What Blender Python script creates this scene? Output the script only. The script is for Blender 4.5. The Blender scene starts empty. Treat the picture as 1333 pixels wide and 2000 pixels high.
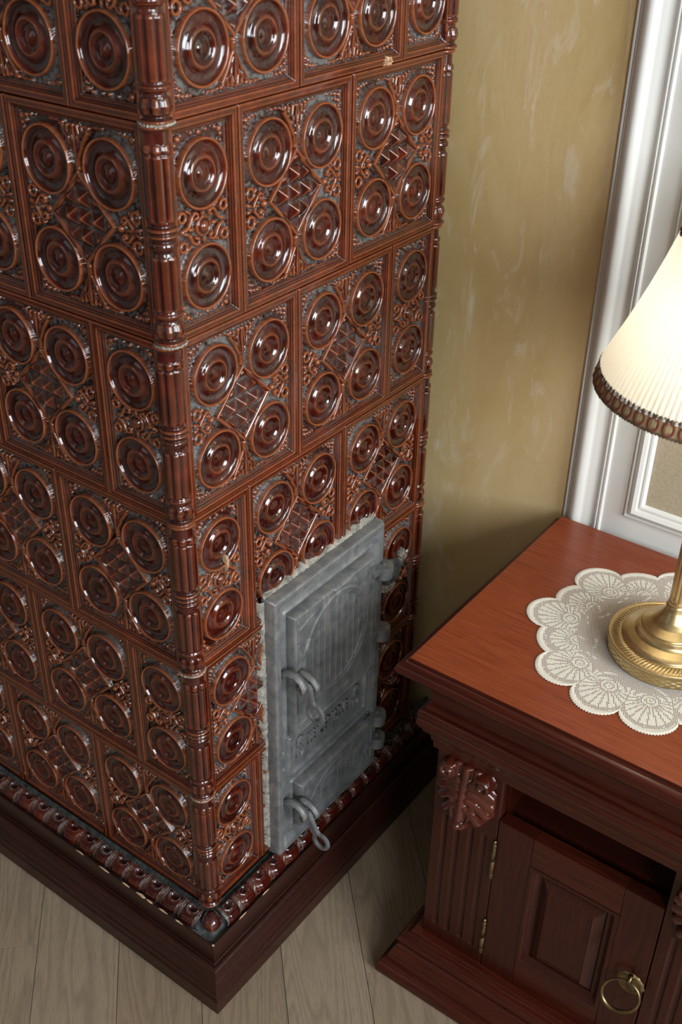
import bpy, bmesh, math, random
import numpy as np
from mathutils import Vector, Matrix, Euler
PI = math.pi
random.seed(7)
rng = np.random.default_rng(11)
SC = bpy.context.scene
COL = SC.collection

# ---------------------------------------------------------------- camera
CAM_LOC = Vector((-0.833505685, -0.852687695, 1.52443679))
R_ = Vector((0.59512, -0.80348, 0.01598)); D_ = Vector((-0.42435, -0.33124, -0.84276)); F_ = Vector((0.68243, 0.49476, -0.53808))
F_ = F_.normalized(); R_ = (R_ - F_ * R_.dot(F_)).normalized(); D_ = F_.cross(R_).normalized()
cam_d = bpy.data.cameras.new('camera'); cam = bpy.data.objects.new('camera', cam_d); COL.objects.link(cam)
cam_d.sensor_fit = 'VERTICAL'; cam_d.sensor_height = 36.0
cam_d.lens = 2159.7123 / 2000 * 36.0
cam.matrix_world = Matrix(((R_.x, -D_.x, -F_.x, CAM_LOC.x), (R_.y, -D_.y, -F_.y, CAM_LOC.y), (R_.z, -D_.z, -F_.z, CAM_LOC.z), (0, 0, 0, 1)))
cam_d.clip_start = 0.02
cam_d.dof.use_dof = True
cam_d.dof.focus_distance = 1.66
cam_d.dof.aperture_fstop = 8.0
SC.camera = cam

# ---------------------------------------------------------------- world, lights, exposure
w = bpy.data.worlds.new('world'); SC.world = w; w.use_nodes = True
w.node_tree.nodes['Background'].inputs[0].default_value = (0.75, 0.87, 1.0, 1)
w.node_tree.nodes['Background'].inputs[1].default_value = 0.0
def area_light(name, loc, target, sx, sy, power, color):
    d = bpy.data.lights.new(name, 'AREA'); d.shape = 'RECTANGLE'; d.size = sx; d.size_y = sy
    d.energy = power; d.color = color
    o = bpy.data.objects.new(name, d); COL.objects.link(o); o.location = loc
    o.rotation_euler = (Vector(target) - Vector(loc)).to_track_quat('-Z', 'Y').to_euler()
    return o
# daylight entering through the three tall windows of the unseen walls
WINDOW_LIGHTS = [
    area_light('window_daylight', (-0.25, -2.86, 1.8), (-0.25, 0.0, 1.6), 1.2, 1.5, 98, (0.90, 0.95, 1.0)),
    area_light('window_daylight', (-2.2, -2.86, 1.8), (-1.7, 0.0, 1.5), 1.0, 1.5, 74, (0.90, 0.95, 1.0)),
    area_light('window_daylight', (-3.16, 1.3, 1.8), (0.0, 1.3, 1.7), 1.1, 1.5, 4, (0.90, 0.95, 1.0)),
]
SC.view_settings.view_transform = 'Standard'
SC.view_settings.look = 'None'
SC.view_settings.gamma = 1.0
SC.view_settings.use_curve_mapping = False
SC.view_settings.exposure = 0.0
SC.cycles.use_denoising = True
SC.cycles.max_bounces = 8
SC.cycles.sample_clamp_indirect = 4.0
SC.cycles.caustics_reflective = False
SC.cycles.caustics_refractive = False

# ---------------------------------------------------------------- material helpers
def mat(name):
    m = bpy.data.materials.new(name); m.use_nodes = True
    nt = m.node_tree; nt.nodes.clear()
    out = nt.nodes.new('ShaderNodeOutputMaterial'); b = nt.nodes.new('ShaderNodeBsdfPrincipled')
    nt.links.new(b.outputs[0], out.inputs[0])
    return m, nt, b
def nd(nt, typ, **kw):
    n = nt.nodes.new(typ)
    for k, v in kw.items():
        if k.startswith('_'): n.inputs[k[1:].replace('_', ' ')].default_value = v
        else: setattr(n, k, v)
    return n
def lk(nt, a, b): nt.links.new(a, b)
def ramp(nt, src, stops):
    r = nt.nodes.new('ShaderNodeValToRGB'); e = r.color_ramp.elements
    e[0].position, e[0].color = stops[0][0], (*stops[0][1], 1)
    e[1].position, e[1].color = stops[-1][0], (*stops[-1][1], 1)
    for p, c in stops[1:-1]:
        x = e.new(p); x.color = (*c, 1)
    lk(nt, src, r.inputs[0]); return r.outputs[0]
def mixc(nt, fac, a, b):
    m = nt.nodes.new('ShaderNodeMix'); m.data_type = 'RGBA'
    for i, v in ((0, fac), (6, a), (7, b)):
        if isinstance(v, bpy.types.NodeSocket): lk(nt, v, m.inputs[i])
        elif i == 0: m.inputs[0].default_value = v
        else: m.inputs[i].default_value = (*v, 1)
    return m.outputs[2]
def mth(nt, op, a, b=None, clamp=False):
    m = nt.nodes.new('ShaderNodeMath'); m.operation = op; m.use_clamp = clamp
    for i, v in ((0, a), (1, b)):
        if v is None: continue
        if isinstance(v, bpy.types.NodeSocket): lk(nt, v, m.inputs[i])
        else: m.inputs[i].default_value = v
    return m.outputs[0]
def coords(nt, scale=(1, 1, 1), rand=False, rot=(0, 0, 0)):
    tc = nd(nt, 'ShaderNodeTexCoord'); mp = nd(nt, 'ShaderNodeMapping')
    mp.inputs['Scale'].default_value = scale; mp.inputs['Rotation'].default_value = rot
    lk(nt, tc.outputs['Object'], mp.inputs['Vector'])
    if rand:
        oi = nd(nt, 'ShaderNodeObjectInfo'); cx = nd(nt, 'ShaderNodeCombineXYZ')
        r1 = mth(nt, 'MULTIPLY', oi.outputs['Random'], 17.0)
        r2 = mth(nt, 'MULTIPLY', oi.outputs['Random'], 41.0)
        lk(nt, r1, cx.inputs[0]); lk(nt, r2, cx.inputs[1]); lk(nt, r1, cx.inputs[2])
        lk(nt, cx.outputs[0], mp.inputs['Location'])
    return mp.outputs[0]
def noise(nt, vec, scale, detail=4, rough=0.55, dist=0.0):
    n = nd(nt, 'ShaderNodeTexNoise'); n.inputs['Scale'].default_value = scale
    n.inputs['Detail'].default_value = detail; n.inputs['Roughness'].default_value = rough
    n.inputs['Distortion'].default_value = dist
    lk(nt, vec, n.inputs['Vector']); return n.outputs[0]
def bump(nt, h, b, strength=0.2, dist=0.002):
    n = nd(nt, 'ShaderNodeBump'); n.inputs['Strength'].default_value = strength
    n.inputs['Distance'].default_value = dist
    lk(nt, h, n.inputs['Height']); lk(nt, n.outputs[0], b.inputs['Normal'])

# ceramic glaze: deep red-brown, thin and orange on ridges, grey dust and ash in the hollows
def glaze_material():
    m, nt, b = mat('red_brown_glaze')
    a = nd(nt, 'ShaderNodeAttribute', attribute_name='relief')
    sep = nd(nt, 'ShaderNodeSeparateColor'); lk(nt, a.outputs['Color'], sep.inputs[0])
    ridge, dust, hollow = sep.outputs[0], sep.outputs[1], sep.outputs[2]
    v = coords(nt, rand=True)
    n1 = noise(nt, v, 28, 4); n2 = noise(nt, v, 160, 3); n3 = noise(nt, v, 9, 2)
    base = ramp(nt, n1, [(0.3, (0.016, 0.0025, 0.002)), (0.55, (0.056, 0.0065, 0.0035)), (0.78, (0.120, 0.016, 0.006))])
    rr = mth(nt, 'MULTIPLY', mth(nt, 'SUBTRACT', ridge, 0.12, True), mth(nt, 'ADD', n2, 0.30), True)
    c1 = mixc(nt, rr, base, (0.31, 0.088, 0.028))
    c2 = mixc(nt, mth(nt, 'MULTIPLY', hollow, 0.8), c1, (0.012, 0.003, 0.003))   # pooled dark glaze, plus occlusion shade painted into the recesses
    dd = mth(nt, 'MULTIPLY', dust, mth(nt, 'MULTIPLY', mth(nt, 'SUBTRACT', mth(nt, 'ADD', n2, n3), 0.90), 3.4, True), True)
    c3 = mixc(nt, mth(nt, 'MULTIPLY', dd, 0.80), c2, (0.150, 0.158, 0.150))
    lk(nt, c3, b.inputs['Base Color'])
    ro = mth(nt, 'ADD', mth(nt, 'MULTIPLY', dd, 0.45), mth(nt, 'ADD', mth(nt, 'MULTIPLY', n1, 0.10), 0.06))
    lk(nt, ro, b.inputs['Roughness'])
    b.inputs['IOR'].default_value = 1.5
    b.inputs['Coat Weight'].default_value = 0.45; b.inputs['Coat Roughness'].default_value = 0.04
    bump(nt, mth(nt, 'ADD', n2, mth(nt, 'MULTIPLY', n1, 1.5)), b, 0.12, 0.0010)
    return m
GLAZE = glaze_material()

def wood_material(name, dark, mid, light, rough=0.28, coat=0.35, axis='Y', stretch=22.0, bumps=0.12):
    m, nt, b = mat(name)
    sc = {'X': (1, stretch, stretch), 'Y': (stretch, 1, stretch), 'Z': (stretch, stretch, 1)}[axis]
    v = coords(nt, sc); v1 = coords(nt, (1, 1, 1))
    fine = noise(nt, v, 14, 6, 0.65, 0.3); broad = noise(nt, v1, 5.5, 3); pores = noise(nt, v, 60, 2, 0.7)
    c = ramp(nt, fine, [(0.28, dark), (0.5, mid), (0.78, light)])
    c = mixc(nt, mth(nt, 'MULTIPLY', mth(nt, 'SUBTRACT', broad, 0.35, True), 1.1, True), c, mid)
    c = mixc(nt, mth(nt, 'MULTIPLY', mth(nt, 'SUBTRACT', pores, 0.62, True), 1.8, True), c, dark)
    lk(nt, c, b.inputs['Base Color'])
    lk(nt, mth(nt, 'ADD', mth(nt, 'MULTIPLY', fine, 0.12), rough - 0.05), b.inputs['Roughness'])
    b.inputs['Specular IOR Level'].default_value = 0.32
    b.inputs['Coat Weight'].default_value = coat * 0.35; b.inputs['Coat Roughness'].default_value = 0.12
    bump(nt, pores, b, bumps, 0.0006)
    return m
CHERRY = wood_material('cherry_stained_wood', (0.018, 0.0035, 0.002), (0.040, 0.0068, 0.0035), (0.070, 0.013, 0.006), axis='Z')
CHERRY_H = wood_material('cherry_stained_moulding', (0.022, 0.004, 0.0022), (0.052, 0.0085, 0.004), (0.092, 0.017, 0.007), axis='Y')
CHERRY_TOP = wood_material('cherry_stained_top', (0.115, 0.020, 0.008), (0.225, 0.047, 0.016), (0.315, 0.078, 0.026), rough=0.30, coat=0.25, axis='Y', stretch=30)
DARKWOOD = wood_material('dark_walnut_plinth', (0.011, 0.003, 0.003), (0.030, 0.008, 0.005), (0.055, 0.015, 0.009), rough=0.34, coat=0.3, axis='Y')
INSIDE = CHERRY

def oak_material():
    m, nt, b = mat('grey_oiled_oak')
    v = coords(nt, (0.9, 7.5, 1.0), rand=True); v2 = coords(nt, (4.0, 110, 1), rand=True); v3 = coords(nt, (1, 1, 1), rand=True)
    warp = noise(nt, v, 1.5, 2, 0.42, 0.15)
    ring = nd(nt, 'ShaderNodeMath', operation='FRACT')
    lk(nt, mth(nt, 'MULTIPLY', warp, 19.0), ring.inputs[0])
    band = ramp(nt, ring.outputs[0], [(0.0, (0.25, 0.25, 0.25)), (0.22, (1, 1, 1)), (0.6, (0.9, 0.9, 0.9)), (1.0, (0.25, 0.25, 0.25))])
    pore = noise(nt, v2, 9, 4, 0.7)
    cloud = noise(nt, v3, 6, 3)
    oi = nd(nt, 'ShaderNodeObjectInfo')
    base = mixc(nt, oi.outputs['Random'], (0.285, 0.205, 0.130), (0.36, 0.275, 0.185))
    base = mixc(nt, mth(nt, 'MULTIPLY', cloud, 0.45), base, (0.27, 0.225, 0.17))
    dark = mixc(nt, 0.34, base, (0.045, 0.034, 0.027))
    c = mixc(nt, band, dark, base)
    c = mixc(nt, mth(nt, 'MULTIPLY', mth(nt, 'SUBTRACT', pore, 0.50, True), 3.8, True), c, (0.12, 0.088, 0.060))
    lk(nt, c, b.inputs['Base Color']); b.inputs['Roughness'].default_value = 0.48
    bump(nt, pore, b, 0.15, 0.0006)
    return m
OAK = oak_material()

def plaster_material():
    m, nt, b = mat('ochre_marbled_plaster')
    v = coords(nt, (1, 1, 1)); vs = coords(nt, (1, 2.2, 0.75))
    big = noise(nt, vs, 2.6, 4, 0.55, 0.8); med = noise(nt, v, 9, 6, 0.62, 1.2); fin = noise(nt, v, 85, 3, 0.6)
    wsp = noise(nt, vs, 7.5, 8, 0.68, 1.8)
    c = ramp(nt, big, [(0.30, (0.50, 0.335, 0.125)), (0.5, (0.61, 0.445, 0.205)), (0.68, (0.66, 0.50, 0.27))])
    c = mixc(nt, mth(nt, 'MULTIPLY', med, 0.5), c, (0.60, 0.455, 0.24))
    wf = mth(nt, 'MULTIPLY', mth(nt, 'SUBTRACT', wsp, 0.55, True), 4.2, True)
    c = mixc(nt, mth(nt, 'MULTIPLY', wf, 0.95), c, (0.76, 0.68, 0.53))
    c = mixc(nt, mth(nt, 'MULTIPLY', mth(nt, 'SUBTRACT', fin, 0.5, True), 0.5, True), c, (0.38, 0.27, 0.12))
    lk(nt, c, b.inputs['Base Color'])
    lk(nt, mth(nt, 'ADD', mth(nt, 'MULTIPLY', med, 0.2), 0.34), b.inputs['Roughness'])
    bump(nt, mth(nt, 'ADD', wsp, mth(nt, 'MULTIPLY', fin, 0.3)), b, 0.18, 0.003)
    return m
PLASTER = plaster_material()
def plain(name, col, rough=0.5, metal=0.0, nscale=40, namp=0.12, bs=0.05, coat=0.0):
    m, nt, b = mat(name); v = coords(nt)
    n = noise(nt, v, nscale, 4)
    lo = tuple(c * (1 - namp) for c in col); hi = tuple(min(1, c * (1 + namp)) for c in col)
    lk(nt, ramp(nt, n, [(0.3, lo), (0.7, hi)]), b.inputs['Base Color'])
    b.inputs['Roughness'].default_value = rough; b.inputs['Metallic'].default_value = metal
    b.inputs['Coat Weight'].default_value = coat
    bump(nt, n, b, bs, 0.001)
    return m
WHITE = plain('white_satin_paint', (0.76, 0.76, 0.72), 0.42, nscale=6, namp=0.03, bs=0.02)
FABRIC = plain('beige_wall_covering', (0.43, 0.36, 0.25), 0.75, nscale=260, namp=0.12, bs=0.1)
ROOM = plain('room_paint', (0.26, 0.24, 0.21), 0.8, nscale=5, namp=0.03)
FRAME_PAINT = plain('window_frame_paint', (0.7, 0.7, 0.68), 0.4, nscale=5, namp=0.03)
def iron_material():
    m, nt, b = mat('silver_painted_cast_iron')
    v = coords(nt); n1 = noise(nt, v, 45, 5, 0.65); n2 = noise(nt, v, 420, 3, 0.6); n3 = noise(nt, coords(nt, (1, 1, 0.25)), 60, 4)
    c = ramp(nt, n1, [(0.3, (0.135, 0.142, 0.15)), (0.5, (0.20, 0.207, 0.21)), (0.72, (0.28, 0.28, 0.27))])
    c = mixc(nt, mth(nt, 'MULTIPLY', mth(nt, 'SUBTRACT', n3, 0.55, True), 3.0, True), c, (0.40, 0.39, 0.35))
    lk(nt, c, b.inputs['Base Color']); b.inputs['Metallic'].default_value = 0.35
    lk(nt, mth(nt, 'ADD', mth(nt, 'MULTIPLY', n1, 0.25), 0.36), b.inputs['Roughness'])
    bump(nt, mth(nt, 'ADD', n2, n1), b, 0.45, 0.0011)
    return m
IRON = iron_material()
def mortar_material(name, lo, hi):
    m, nt, b = mat(name); v = coords(nt); n1 = noise(nt, v, 60, 6, 0.7); n2 = noise(nt, v, 350, 3)
    lk(nt, ramp(nt, n1, [(0.32, lo), (0.62, hi)]), b.inputs['Base Color'])
    b.inputs['Roughness'].default_value = 0.85; bump(nt, mth(nt, 'ADD', n1, n2), b, 0.8, 0.003)
    return m
MORTAR = mortar_material('ash_grey_mortar', (0.09, 0.088, 0.080), (0.42, 0.40, 0.34))
DARK_MORTAR = mortar_material('sooty_mortar', (0.015, 0.02, 0.024), (0.13, 0.14, 0.13))
CHIP = plain('bare_terracotta', (0.55, 0.36, 0.22), 0.8, nscale=120, namp=0.3, bs=0.4)
def brass_material(name, col, rough, tarnish):
    m, nt, b = mat(name); v = coords(nt); n1 = noise(nt, v, 60, 4, 0.6)
    lk(nt, ramp(nt, n1, [(0.35, tuple(c * tarnish for c in col)), (0.7, col)]), b.inputs['Base Color'])
    b.inputs['Metallic'].default_value = 1.0
    lk(nt, mth(nt, 'ADD', mth(nt, 'MULTIPLY', n1, 0.15), rough), b.inputs['Roughness'])
    bump(nt, n1, b, 0.012, 0.0006)
    return m
BRASS = brass_material('brushed_antique_brass', (0.64, 0.49, 0.25), 0.25, 0.93)
OLD_BRASS = brass_material('aged_brass', (0.36, 0.27, 0.14), 0.28, 0.45)
LACE = plain('ivory_cotton_lace', (0.74, 0.71, 0.62), 0.8, nscale=500, namp=0.12, bs=0.5)
def shade_material():
    m, nt, b = mat('pleated_ivory_shade')
    b.inputs['Base Color'].default_value = (0.86, 0.84, 0.77, 1); b.inputs['Roughness'].default_value = 0.7
    tr = nd(nt, 'ShaderNodeBsdfTranslucent'); tr.inputs[0].default_value = (0.92, 0.90, 0.82, 1)
    mx = nd(nt, 'ShaderNodeMixShader'); mx.inputs[0].default_value = 0.42
    out = [n for n in nt.nodes if n.type == 'OUTPUT_MATERIAL'][0]
    lk(nt, b.outputs[0], mx.inputs[1]); lk(nt, tr.outputs[0], mx.inputs[2]); lk(nt, mx.outputs[0], out.inputs[0])
    n = noise(nt, coords(nt), 300, 3); bump(nt, n, b, 0.1, 0.0006)
    return m
SHADE = shade_material()
def braid_material():
    m, nt, b = mat('gold_and_red_braid')
    uv = nd(nt, 'ShaderNodeAttribute', attribute_name='relief'); s = nd(nt, 'ShaderNodeSeparateColor'); lk(nt, uv.outputs['Color'], s.inputs[0])
    c = mixc(nt, s.outputs[0], (0.30, 0.19, 0.10), (0.21, 0.036, 0.022))
    c = mixc(nt, s.outputs[1], c, (0.46, 0.34, 0.18))
    c = mixc(nt, s.outputs[2], c, (0.13, 0.085, 0.045))
    lk(nt, c, b.inputs['Base Color']); b.inputs['Roughness'].default_value = 0.8
    bump(nt, noise(nt, coords(nt), 900, 2), b, 0.5, 0.001)
    return m
BRAID = braid_material()
BULB, _nt, _b = mat('lit_bulb_glass')
_b.inputs['Emission Color'].default_value = (1, 0.85, 0.62, 1); _b.inputs['Emission Strength'].default_value = 12

# ---------------------------------------------------------------- object helpers
def link(name, me, m, parent=None, loc=None, rot=None):
    o = bpy.data.objects.new(name, me); COL.objects.link(o)
    if m is not None and not me.materials: me.materials.append(m)
    if parent: o.parent = parent
    if loc: o.location = loc
    if rot: o.rotation_euler = rot
    return o
def empty(name, loc=(0, 0, 0), rotz=0, label=None, cat=None, group=None):
    o = bpy.data.objects.new(name, None); COL.objects.link(o); o.location = loc; o.rotation_euler = (0, 0, rotz)
    o.empty_display_size = 0.05
    if label: o['label'] = label
    if cat: o['category'] = cat
    if group: o['group'] = group
    return o
def tag(o, label, cat, group=None):
    o['label'] = label; o['category'] = cat
    if group: o['group'] = group
    return o
def mesh_np(name, verts, faces, smooth=True, attr=None):
    me = bpy.data.meshes.new(name); verts = np.asarray(verts, dtype=np.float32); faces = np.asarray(faces, dtype=np.int32)
    nv, nf = len(verts), len(faces); k = faces.shape[1]
    me.vertices.add(nv); me.vertices.foreach_set('co', verts.ravel())
    me.loops.add(nf * k); me.loops.foreach_set('vertex_index', faces.ravel())
    me.polygons.add(nf); me.polygons.foreach_set('loop_start', np.arange(0, nf * k, k, dtype=np.int32))
    me.polygons.foreach_set('loop_total', np.full(nf, k, dtype=np.int32))
    me.update(calc_edges=True); me.validate()
    me.polygons.foreach_set('use_smooth', np.full(len(me.polygons), smooth))
    if attr is not None:
        ca = me.color_attributes.new('relief', 'FLOAT_COLOR', 'POINT')
        a = np.ones((nv, 4), dtype=np.float32); a[:, :3] = attr; ca.data.foreach_set('color', a.ravel())
    return me
def grid_faces(nu, nv, close_u=False, off=0, flip=False):
    iu = np.arange(nu if close_u else nu - 1); iv = np.arange(nv - 1)
    I, J = np.meshgrid(iu, iv, indexing='ij'); I2 = (I + 1) % nu
    f = np.stack([I * nv + J, I2 * nv + J, I2 * nv + J + 1, I * nv + J + 1], -1).reshape(-1, 4) + off
    return f[:, ::-1] if flip else f
def bm_mesh(name, bm, smooth=False):
    bmesh.ops.recalc_face_normals(bm, faces=bm.faces)
    me = bpy.data.meshes.new(name); bm.to_mesh(me); bm.free()
    if smooth:
        me.polygons.foreach_set('use_smooth', [True] * len(me.polygons))
    return me
def add_box(bm, x0, x1, y0, y1, z0, z1, bev=0.0):
    g = bmesh.ops.create_cube(bm, size=1.0)
    bmesh.ops.scale(bm, vec=(x1 - x0, y1 - y0, z1 - z0), verts=g['verts'])
    bmesh.ops.translate(bm, vec=((x0 + x1) / 2, (y0 + y1) / 2, (z0 + z1) / 2), verts=g['verts'])
    if bev > 0:
        es = list({e for v in g['verts'] for e in v.link_edges})
        bmesh.ops.bevel(bm, geom=es, offset=bev, segments=2, affect='EDGES', profile=0.6)
def box(name, x0, x1, y0, y1, z0, z1, m, parent=None, bev=0.0015):
    bm = bmesh.new(); add_box(bm, x0, x1, y0, y1, z0, z1, bev); return link(name, bm_mesh(name, bm), m, parent)
def lathe_mesh(name, prof, n=64, smooth=True, attr=None, mod=None):
    prof = np.array(prof, dtype=float); th = np.linspace(0, 2 * PI, n, endpoint=False)
    T, Rr = np.meshgrid(th, prof[:, 0], indexing='ij'); _, Z = np.meshgrid(th, prof[:, 1], indexing='ij')
    if mod is not None: Rr, Z = mod(T, Rr, Z)
    v = np.stack([Rr * np.cos(T), Rr * np.sin(T), Z], -1).reshape(-1, 3)
    return mesh_np(name, v, grid_faces(n, len(prof), True), smooth, attr)
def dense(prof, step=0.0008):
    out = [prof[0]]
    for a, b in zip(prof[:-1], prof[1:]):
        L = math.dist(a, b); k = max(1, int(L / step))
        for i in range(1, k + 1): out.append((a[0] + (b[0] - a[0]) * i / k, a[1] + (b[1] - a[1]) * i / k))
    return out
def arc(cx, cz, r, a0, a1, n=7):
    return [(cx + r * math.cos(math.radians(a0 + (a1 - a0) * i / n)), cz + r * math.sin(math.radians(a0 + (a1 - a0) * i / n))) for i in range(n + 1)]
def sweep3(name, prof, rect, m, parent=None, smooth=False, cap=None, wav=0.0):
    """profile of (outward, z) run along the left, front and right sides of a body rect = x0, x1, y0, y1 (back at x1)"""
    x0, x1, y0, y1 = rect; V = []; n = len(prof)
    for d, z in prof:
        V += [(x1, y1 + d, z), (x0 - d, y1 + d, z), (x0 - d, y0 - d, z), (x1, y0 - d, z)]
    F = []
    for i in range(n - 1):
        for k in range(3): F.append((i * 4 + k, i * 4 + k + 1, (i + 1) * 4 + k + 1, (i + 1) * 4 + k))
    me = bpy.data.meshes.new(name)
    if cap:  # flat lids across the top and bottom profile points, and the back
        F.append((0, 3, 2, 1)); b = (n - 1) * 4; F.append((b, b + 1, b + 2, b + 3))
        F.append(tuple(i * 4 for i in range(n)) + tuple(i * 4 + 3 for i in range(n - 1, -1, -1)))
    me.from_pydata(V, [], F); bm = bmesh.new(); bm.from_mesh(me); bmesh.ops.recalc_face_normals(bm, faces=bm.faces)
    if smooth:
        for f in bm.faces: f.smooth = True
        for e in bm.edges:
            if len(e.link_faces) == 2 and e.calc_face_angle(0) > math.radians(35): e.smooth = False
    bm.to_mesh(me); bm.free()
    return link(name, me, m, parent)
def ring_frame(name, prof, a0, a1, b0, b1, to3, m, parent=None, smooth=True):
    """mitred closed frame: prof = (inset from the outer edge, height); to3(a, b, h) -> xyz"""
    V = []; n = len(prof)
    for d, h in prof:
        V += [to3(a0 + d, b0 + d, h), to3(a1 - d, b0 + d, h), to3(a1 - d, b1 - d, h), to3(a0 + d, b1 - d, h)]
    F = [(i * 4 + k, i * 4 + (k + 1) % 4, (i + 1) * 4 + (k + 1) % 4, (i + 1) * 4 + k) for i in range(n - 1) for k in range(4)]
    me = bpy.data.meshes.new(name); me.from_pydata(V, [], F); bm = bmesh.new(); bm.from_mesh(me)
    bmesh.ops.recalc_face_normals(bm, faces=bm.faces)
    for f in bm.faces: f.smooth = smooth
    for e in bm.edges:
        if len(e.link_faces) == 2 and e.calc_face_angle(0) > math.radians(38): e.smooth = False
    bm.to_mesh(me); bm.free()
    return link(name, me, m, parent)
def tube_mesh(name, pts, rad, n=10, closed=False, flat=(1, 1)):
    P = [Vector(p) for p in pts]; N = len(P); V = []
    up = Vector((0, 0, 1))
    for i, p in enumerate(P):
        a = P[(i - 1) % N] if (closed or i > 0) else p; b = P[(i + 1) % N] if (closed or i < N - 1) else p
        t = (b - a).normalized(); s = t.cross(up)
        if s.length < 1e-3: s = t.cross(Vector((0, 1, 0)))
        s.normalize(); q = s.cross(t).normalized(); r = rad[i] if hasattr(rad, '__len__') else rad
        for k in range(n):
            an = 2 * PI * k / n; V.append(p + s * (r * flat[0] * math.cos(an)) + q * (r * flat[1] * math.sin(an)))
    F = []
    for i in range(N if closed else N - 1):
        for k in range(n):
            a = i * n + k; b = i * n + (k + 1) % n; c = ((i + 1) % N) * n + (k + 1) % n; d = ((i + 1) % N) * n + k
            F.append((a, b, c, d))
    me = bpy.data.meshes.new(name)
    if not closed: F += [tuple(range(n))[::-1], tuple((N - 1) * n + k for k in range(n))]
    me.from_pydata([tuple(v) for v in V], [], F)
    me.polygons.foreach_set('use_smooth', [True] * len(me.polygons)); me.update()
    return me
def plate_mesh(name, outline, thick, axis_from, holes=None, bev=0.0015):
    """extruded outline in a plane; axis_from(u, v, t) -> xyz; hole = list of points (same count as the outline) makes a ring"""
    n = len(outline); V = []; F = []
    if holes is None:
        for t in (-thick / 2, thick / 2): V += [axis_from(u, v, t) for u, v in outline]
        F = [tuple(range(n))[::-1], tuple(range(n, 2 * n))] + [(i, (i + 1) % n, n + (i + 1) % n, n + i) for i in range(n)]
    else:
        for t in (-thick / 2, thick / 2):
            V += [axis_from(u, v, t) for u, v in outline]; V += [axis_from(u, v, t) for u, v in holes]
        for i in range(n):
            j = (i + 1) % n
            F += [(i, j, n + j, n + i), (2 * n + i, 3 * n + i, 3 * n + j, 2 * n + j), (i, 2 * n + i, 2 * n + j, j), (n + i, n + j, 3 * n + j, 3 * n + i)]
    me = bpy.data.meshes.new(name); me.from_pydata(V, [], F); bm = bmesh.new(); bm.from_mesh(me)
    bmesh.ops.recalc_face_normals(bm, faces=bm.faces)
    if bev: 
        es = [e for e in bm.edges if len(e.link_faces) == 2 and e.calc_face_angle(0) > math.radians(60)]
        bmesh.ops.bevel(bm, geom=es, offset=bev, segments=2, affect='EDGES')
    bm.to_mesh(me); bm.free(); return me

# ---------------------------------------------------------------- relief height fields
def sstep(a, b, x):
    t = np.clip((x - a) / (b - a), 0, 1); return t * t * (3 - 2 * t)
def boxblur(a, r):
    for ax in (0, 1):
        p = np.pad(a, [(r + 1, r) if i == ax else (0, 0) for i in (0, 1)], mode='edge'); c = np.cumsum(p, axis=ax)
        n = a.shape[ax]
        a = (np.take(c, range(2 * r + 1, 2 * r + 1 + n), axis=ax) - np.take(c, range(0, n), axis=ax)) / (2 * r + 1)
    return a
def field_mesh(name, wd, ht, step, func, depth, dust_floor=None, corner=False):
    """relief panel: local X across, Z up, relief towards -Y; func(U, V in mm) -> height in mm"""
    nu = int(wd / step) + 1; nv = int(ht / step) + 1
    u = np.linspace(-wd / 2, wd / 2, nu) * 1000; v = np.linspace(-ht / 2, ht / 2, nv) * 1000
    U, V = np.meshgrid(u, v, indexing='ij'); H = func(U, V)
    r = max(1, int(3.0 / (step * 1000))); d1 = H - boxblur(H, r); d2 = H - boxblur(H, r * 2); d3 = np.minimum(H - boxblur(H, 2), 0.45); d4 = H - boxblur(H, r * 3)
    ridge = np.clip(d1 * 0.40 + d3 * 0.8 + 0.24 * sstep(-2.2, -0.4, H), 0, 1); hollow = np.clip(-d1 * 0.45 - d4 * 0.16 + 0.12, 0, 1)  # the widest blur puts ambient-occlusion shade into the hollow mask
    dust = np.zeros_like(H)
    if dust_floor is not None: dust = np.clip((dust_floor[1] - H) / (dust_floor[1] - dust_floor[0]), 0, 1) * np.clip(0.45 + -d2 * 0.5, 0, 1)
    X = np.pad(U, 1, mode='edge') / 1000; Z = np.pad(V, 1, mode='edge') / 1000; Y = -np.pad(H, 1, mode='edge') / 1000
    Y[0, :] = Y[-1, :] = depth; Y[:, 0] = Y[:, -1] = depth
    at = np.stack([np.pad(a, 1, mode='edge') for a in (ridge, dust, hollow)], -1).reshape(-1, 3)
    vv = np.stack([X, Y, Z], -1).reshape(-1, 3)
    return mesh_np(name, vv, grid_faces(nu + 2, nv + 2), True, at)
def seg_d(U, V, pts):
    d = np.full(U.shape, 1e9)
    for (a, b), (c, e) in zip(pts[:-1], pts[1:]):
        L2 = (c - a) ** 2 + (e - b) ** 2 + 1e-9
        t = np.clip(((U - a) * (c - a) + (V - b) * (e - b)) / L2, 0, 1)
        d = np.minimum(d, np.hypot(U - a - t * (c - a), V - b - t * (e - b)))
    return d
def spiral(cx, cy, r0, r1, a0, a1, n=14):
    return [(cx + (r0 + (r1 - r0) * i / n) * math.cos(math.radians(a0 + (a1 - a0) * i / n)),
             cy + (r0 + (r1 - r0) * i / n) * math.sin(math.radians(a0 + (a1 - a0) * i / n))) for i in range(n + 1)]
def stroke(H, U, V, pts, wdt, h, base):
    wdt *= 1.5; h *= 1.55
    d = seg_d(U, V, pts); x = np.clip(1 - (d / wdt) ** 2, 0, 1)
    return np.maximum(H, np.where(d < wdt, base + h * np.sqrt(x), -99))
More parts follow.
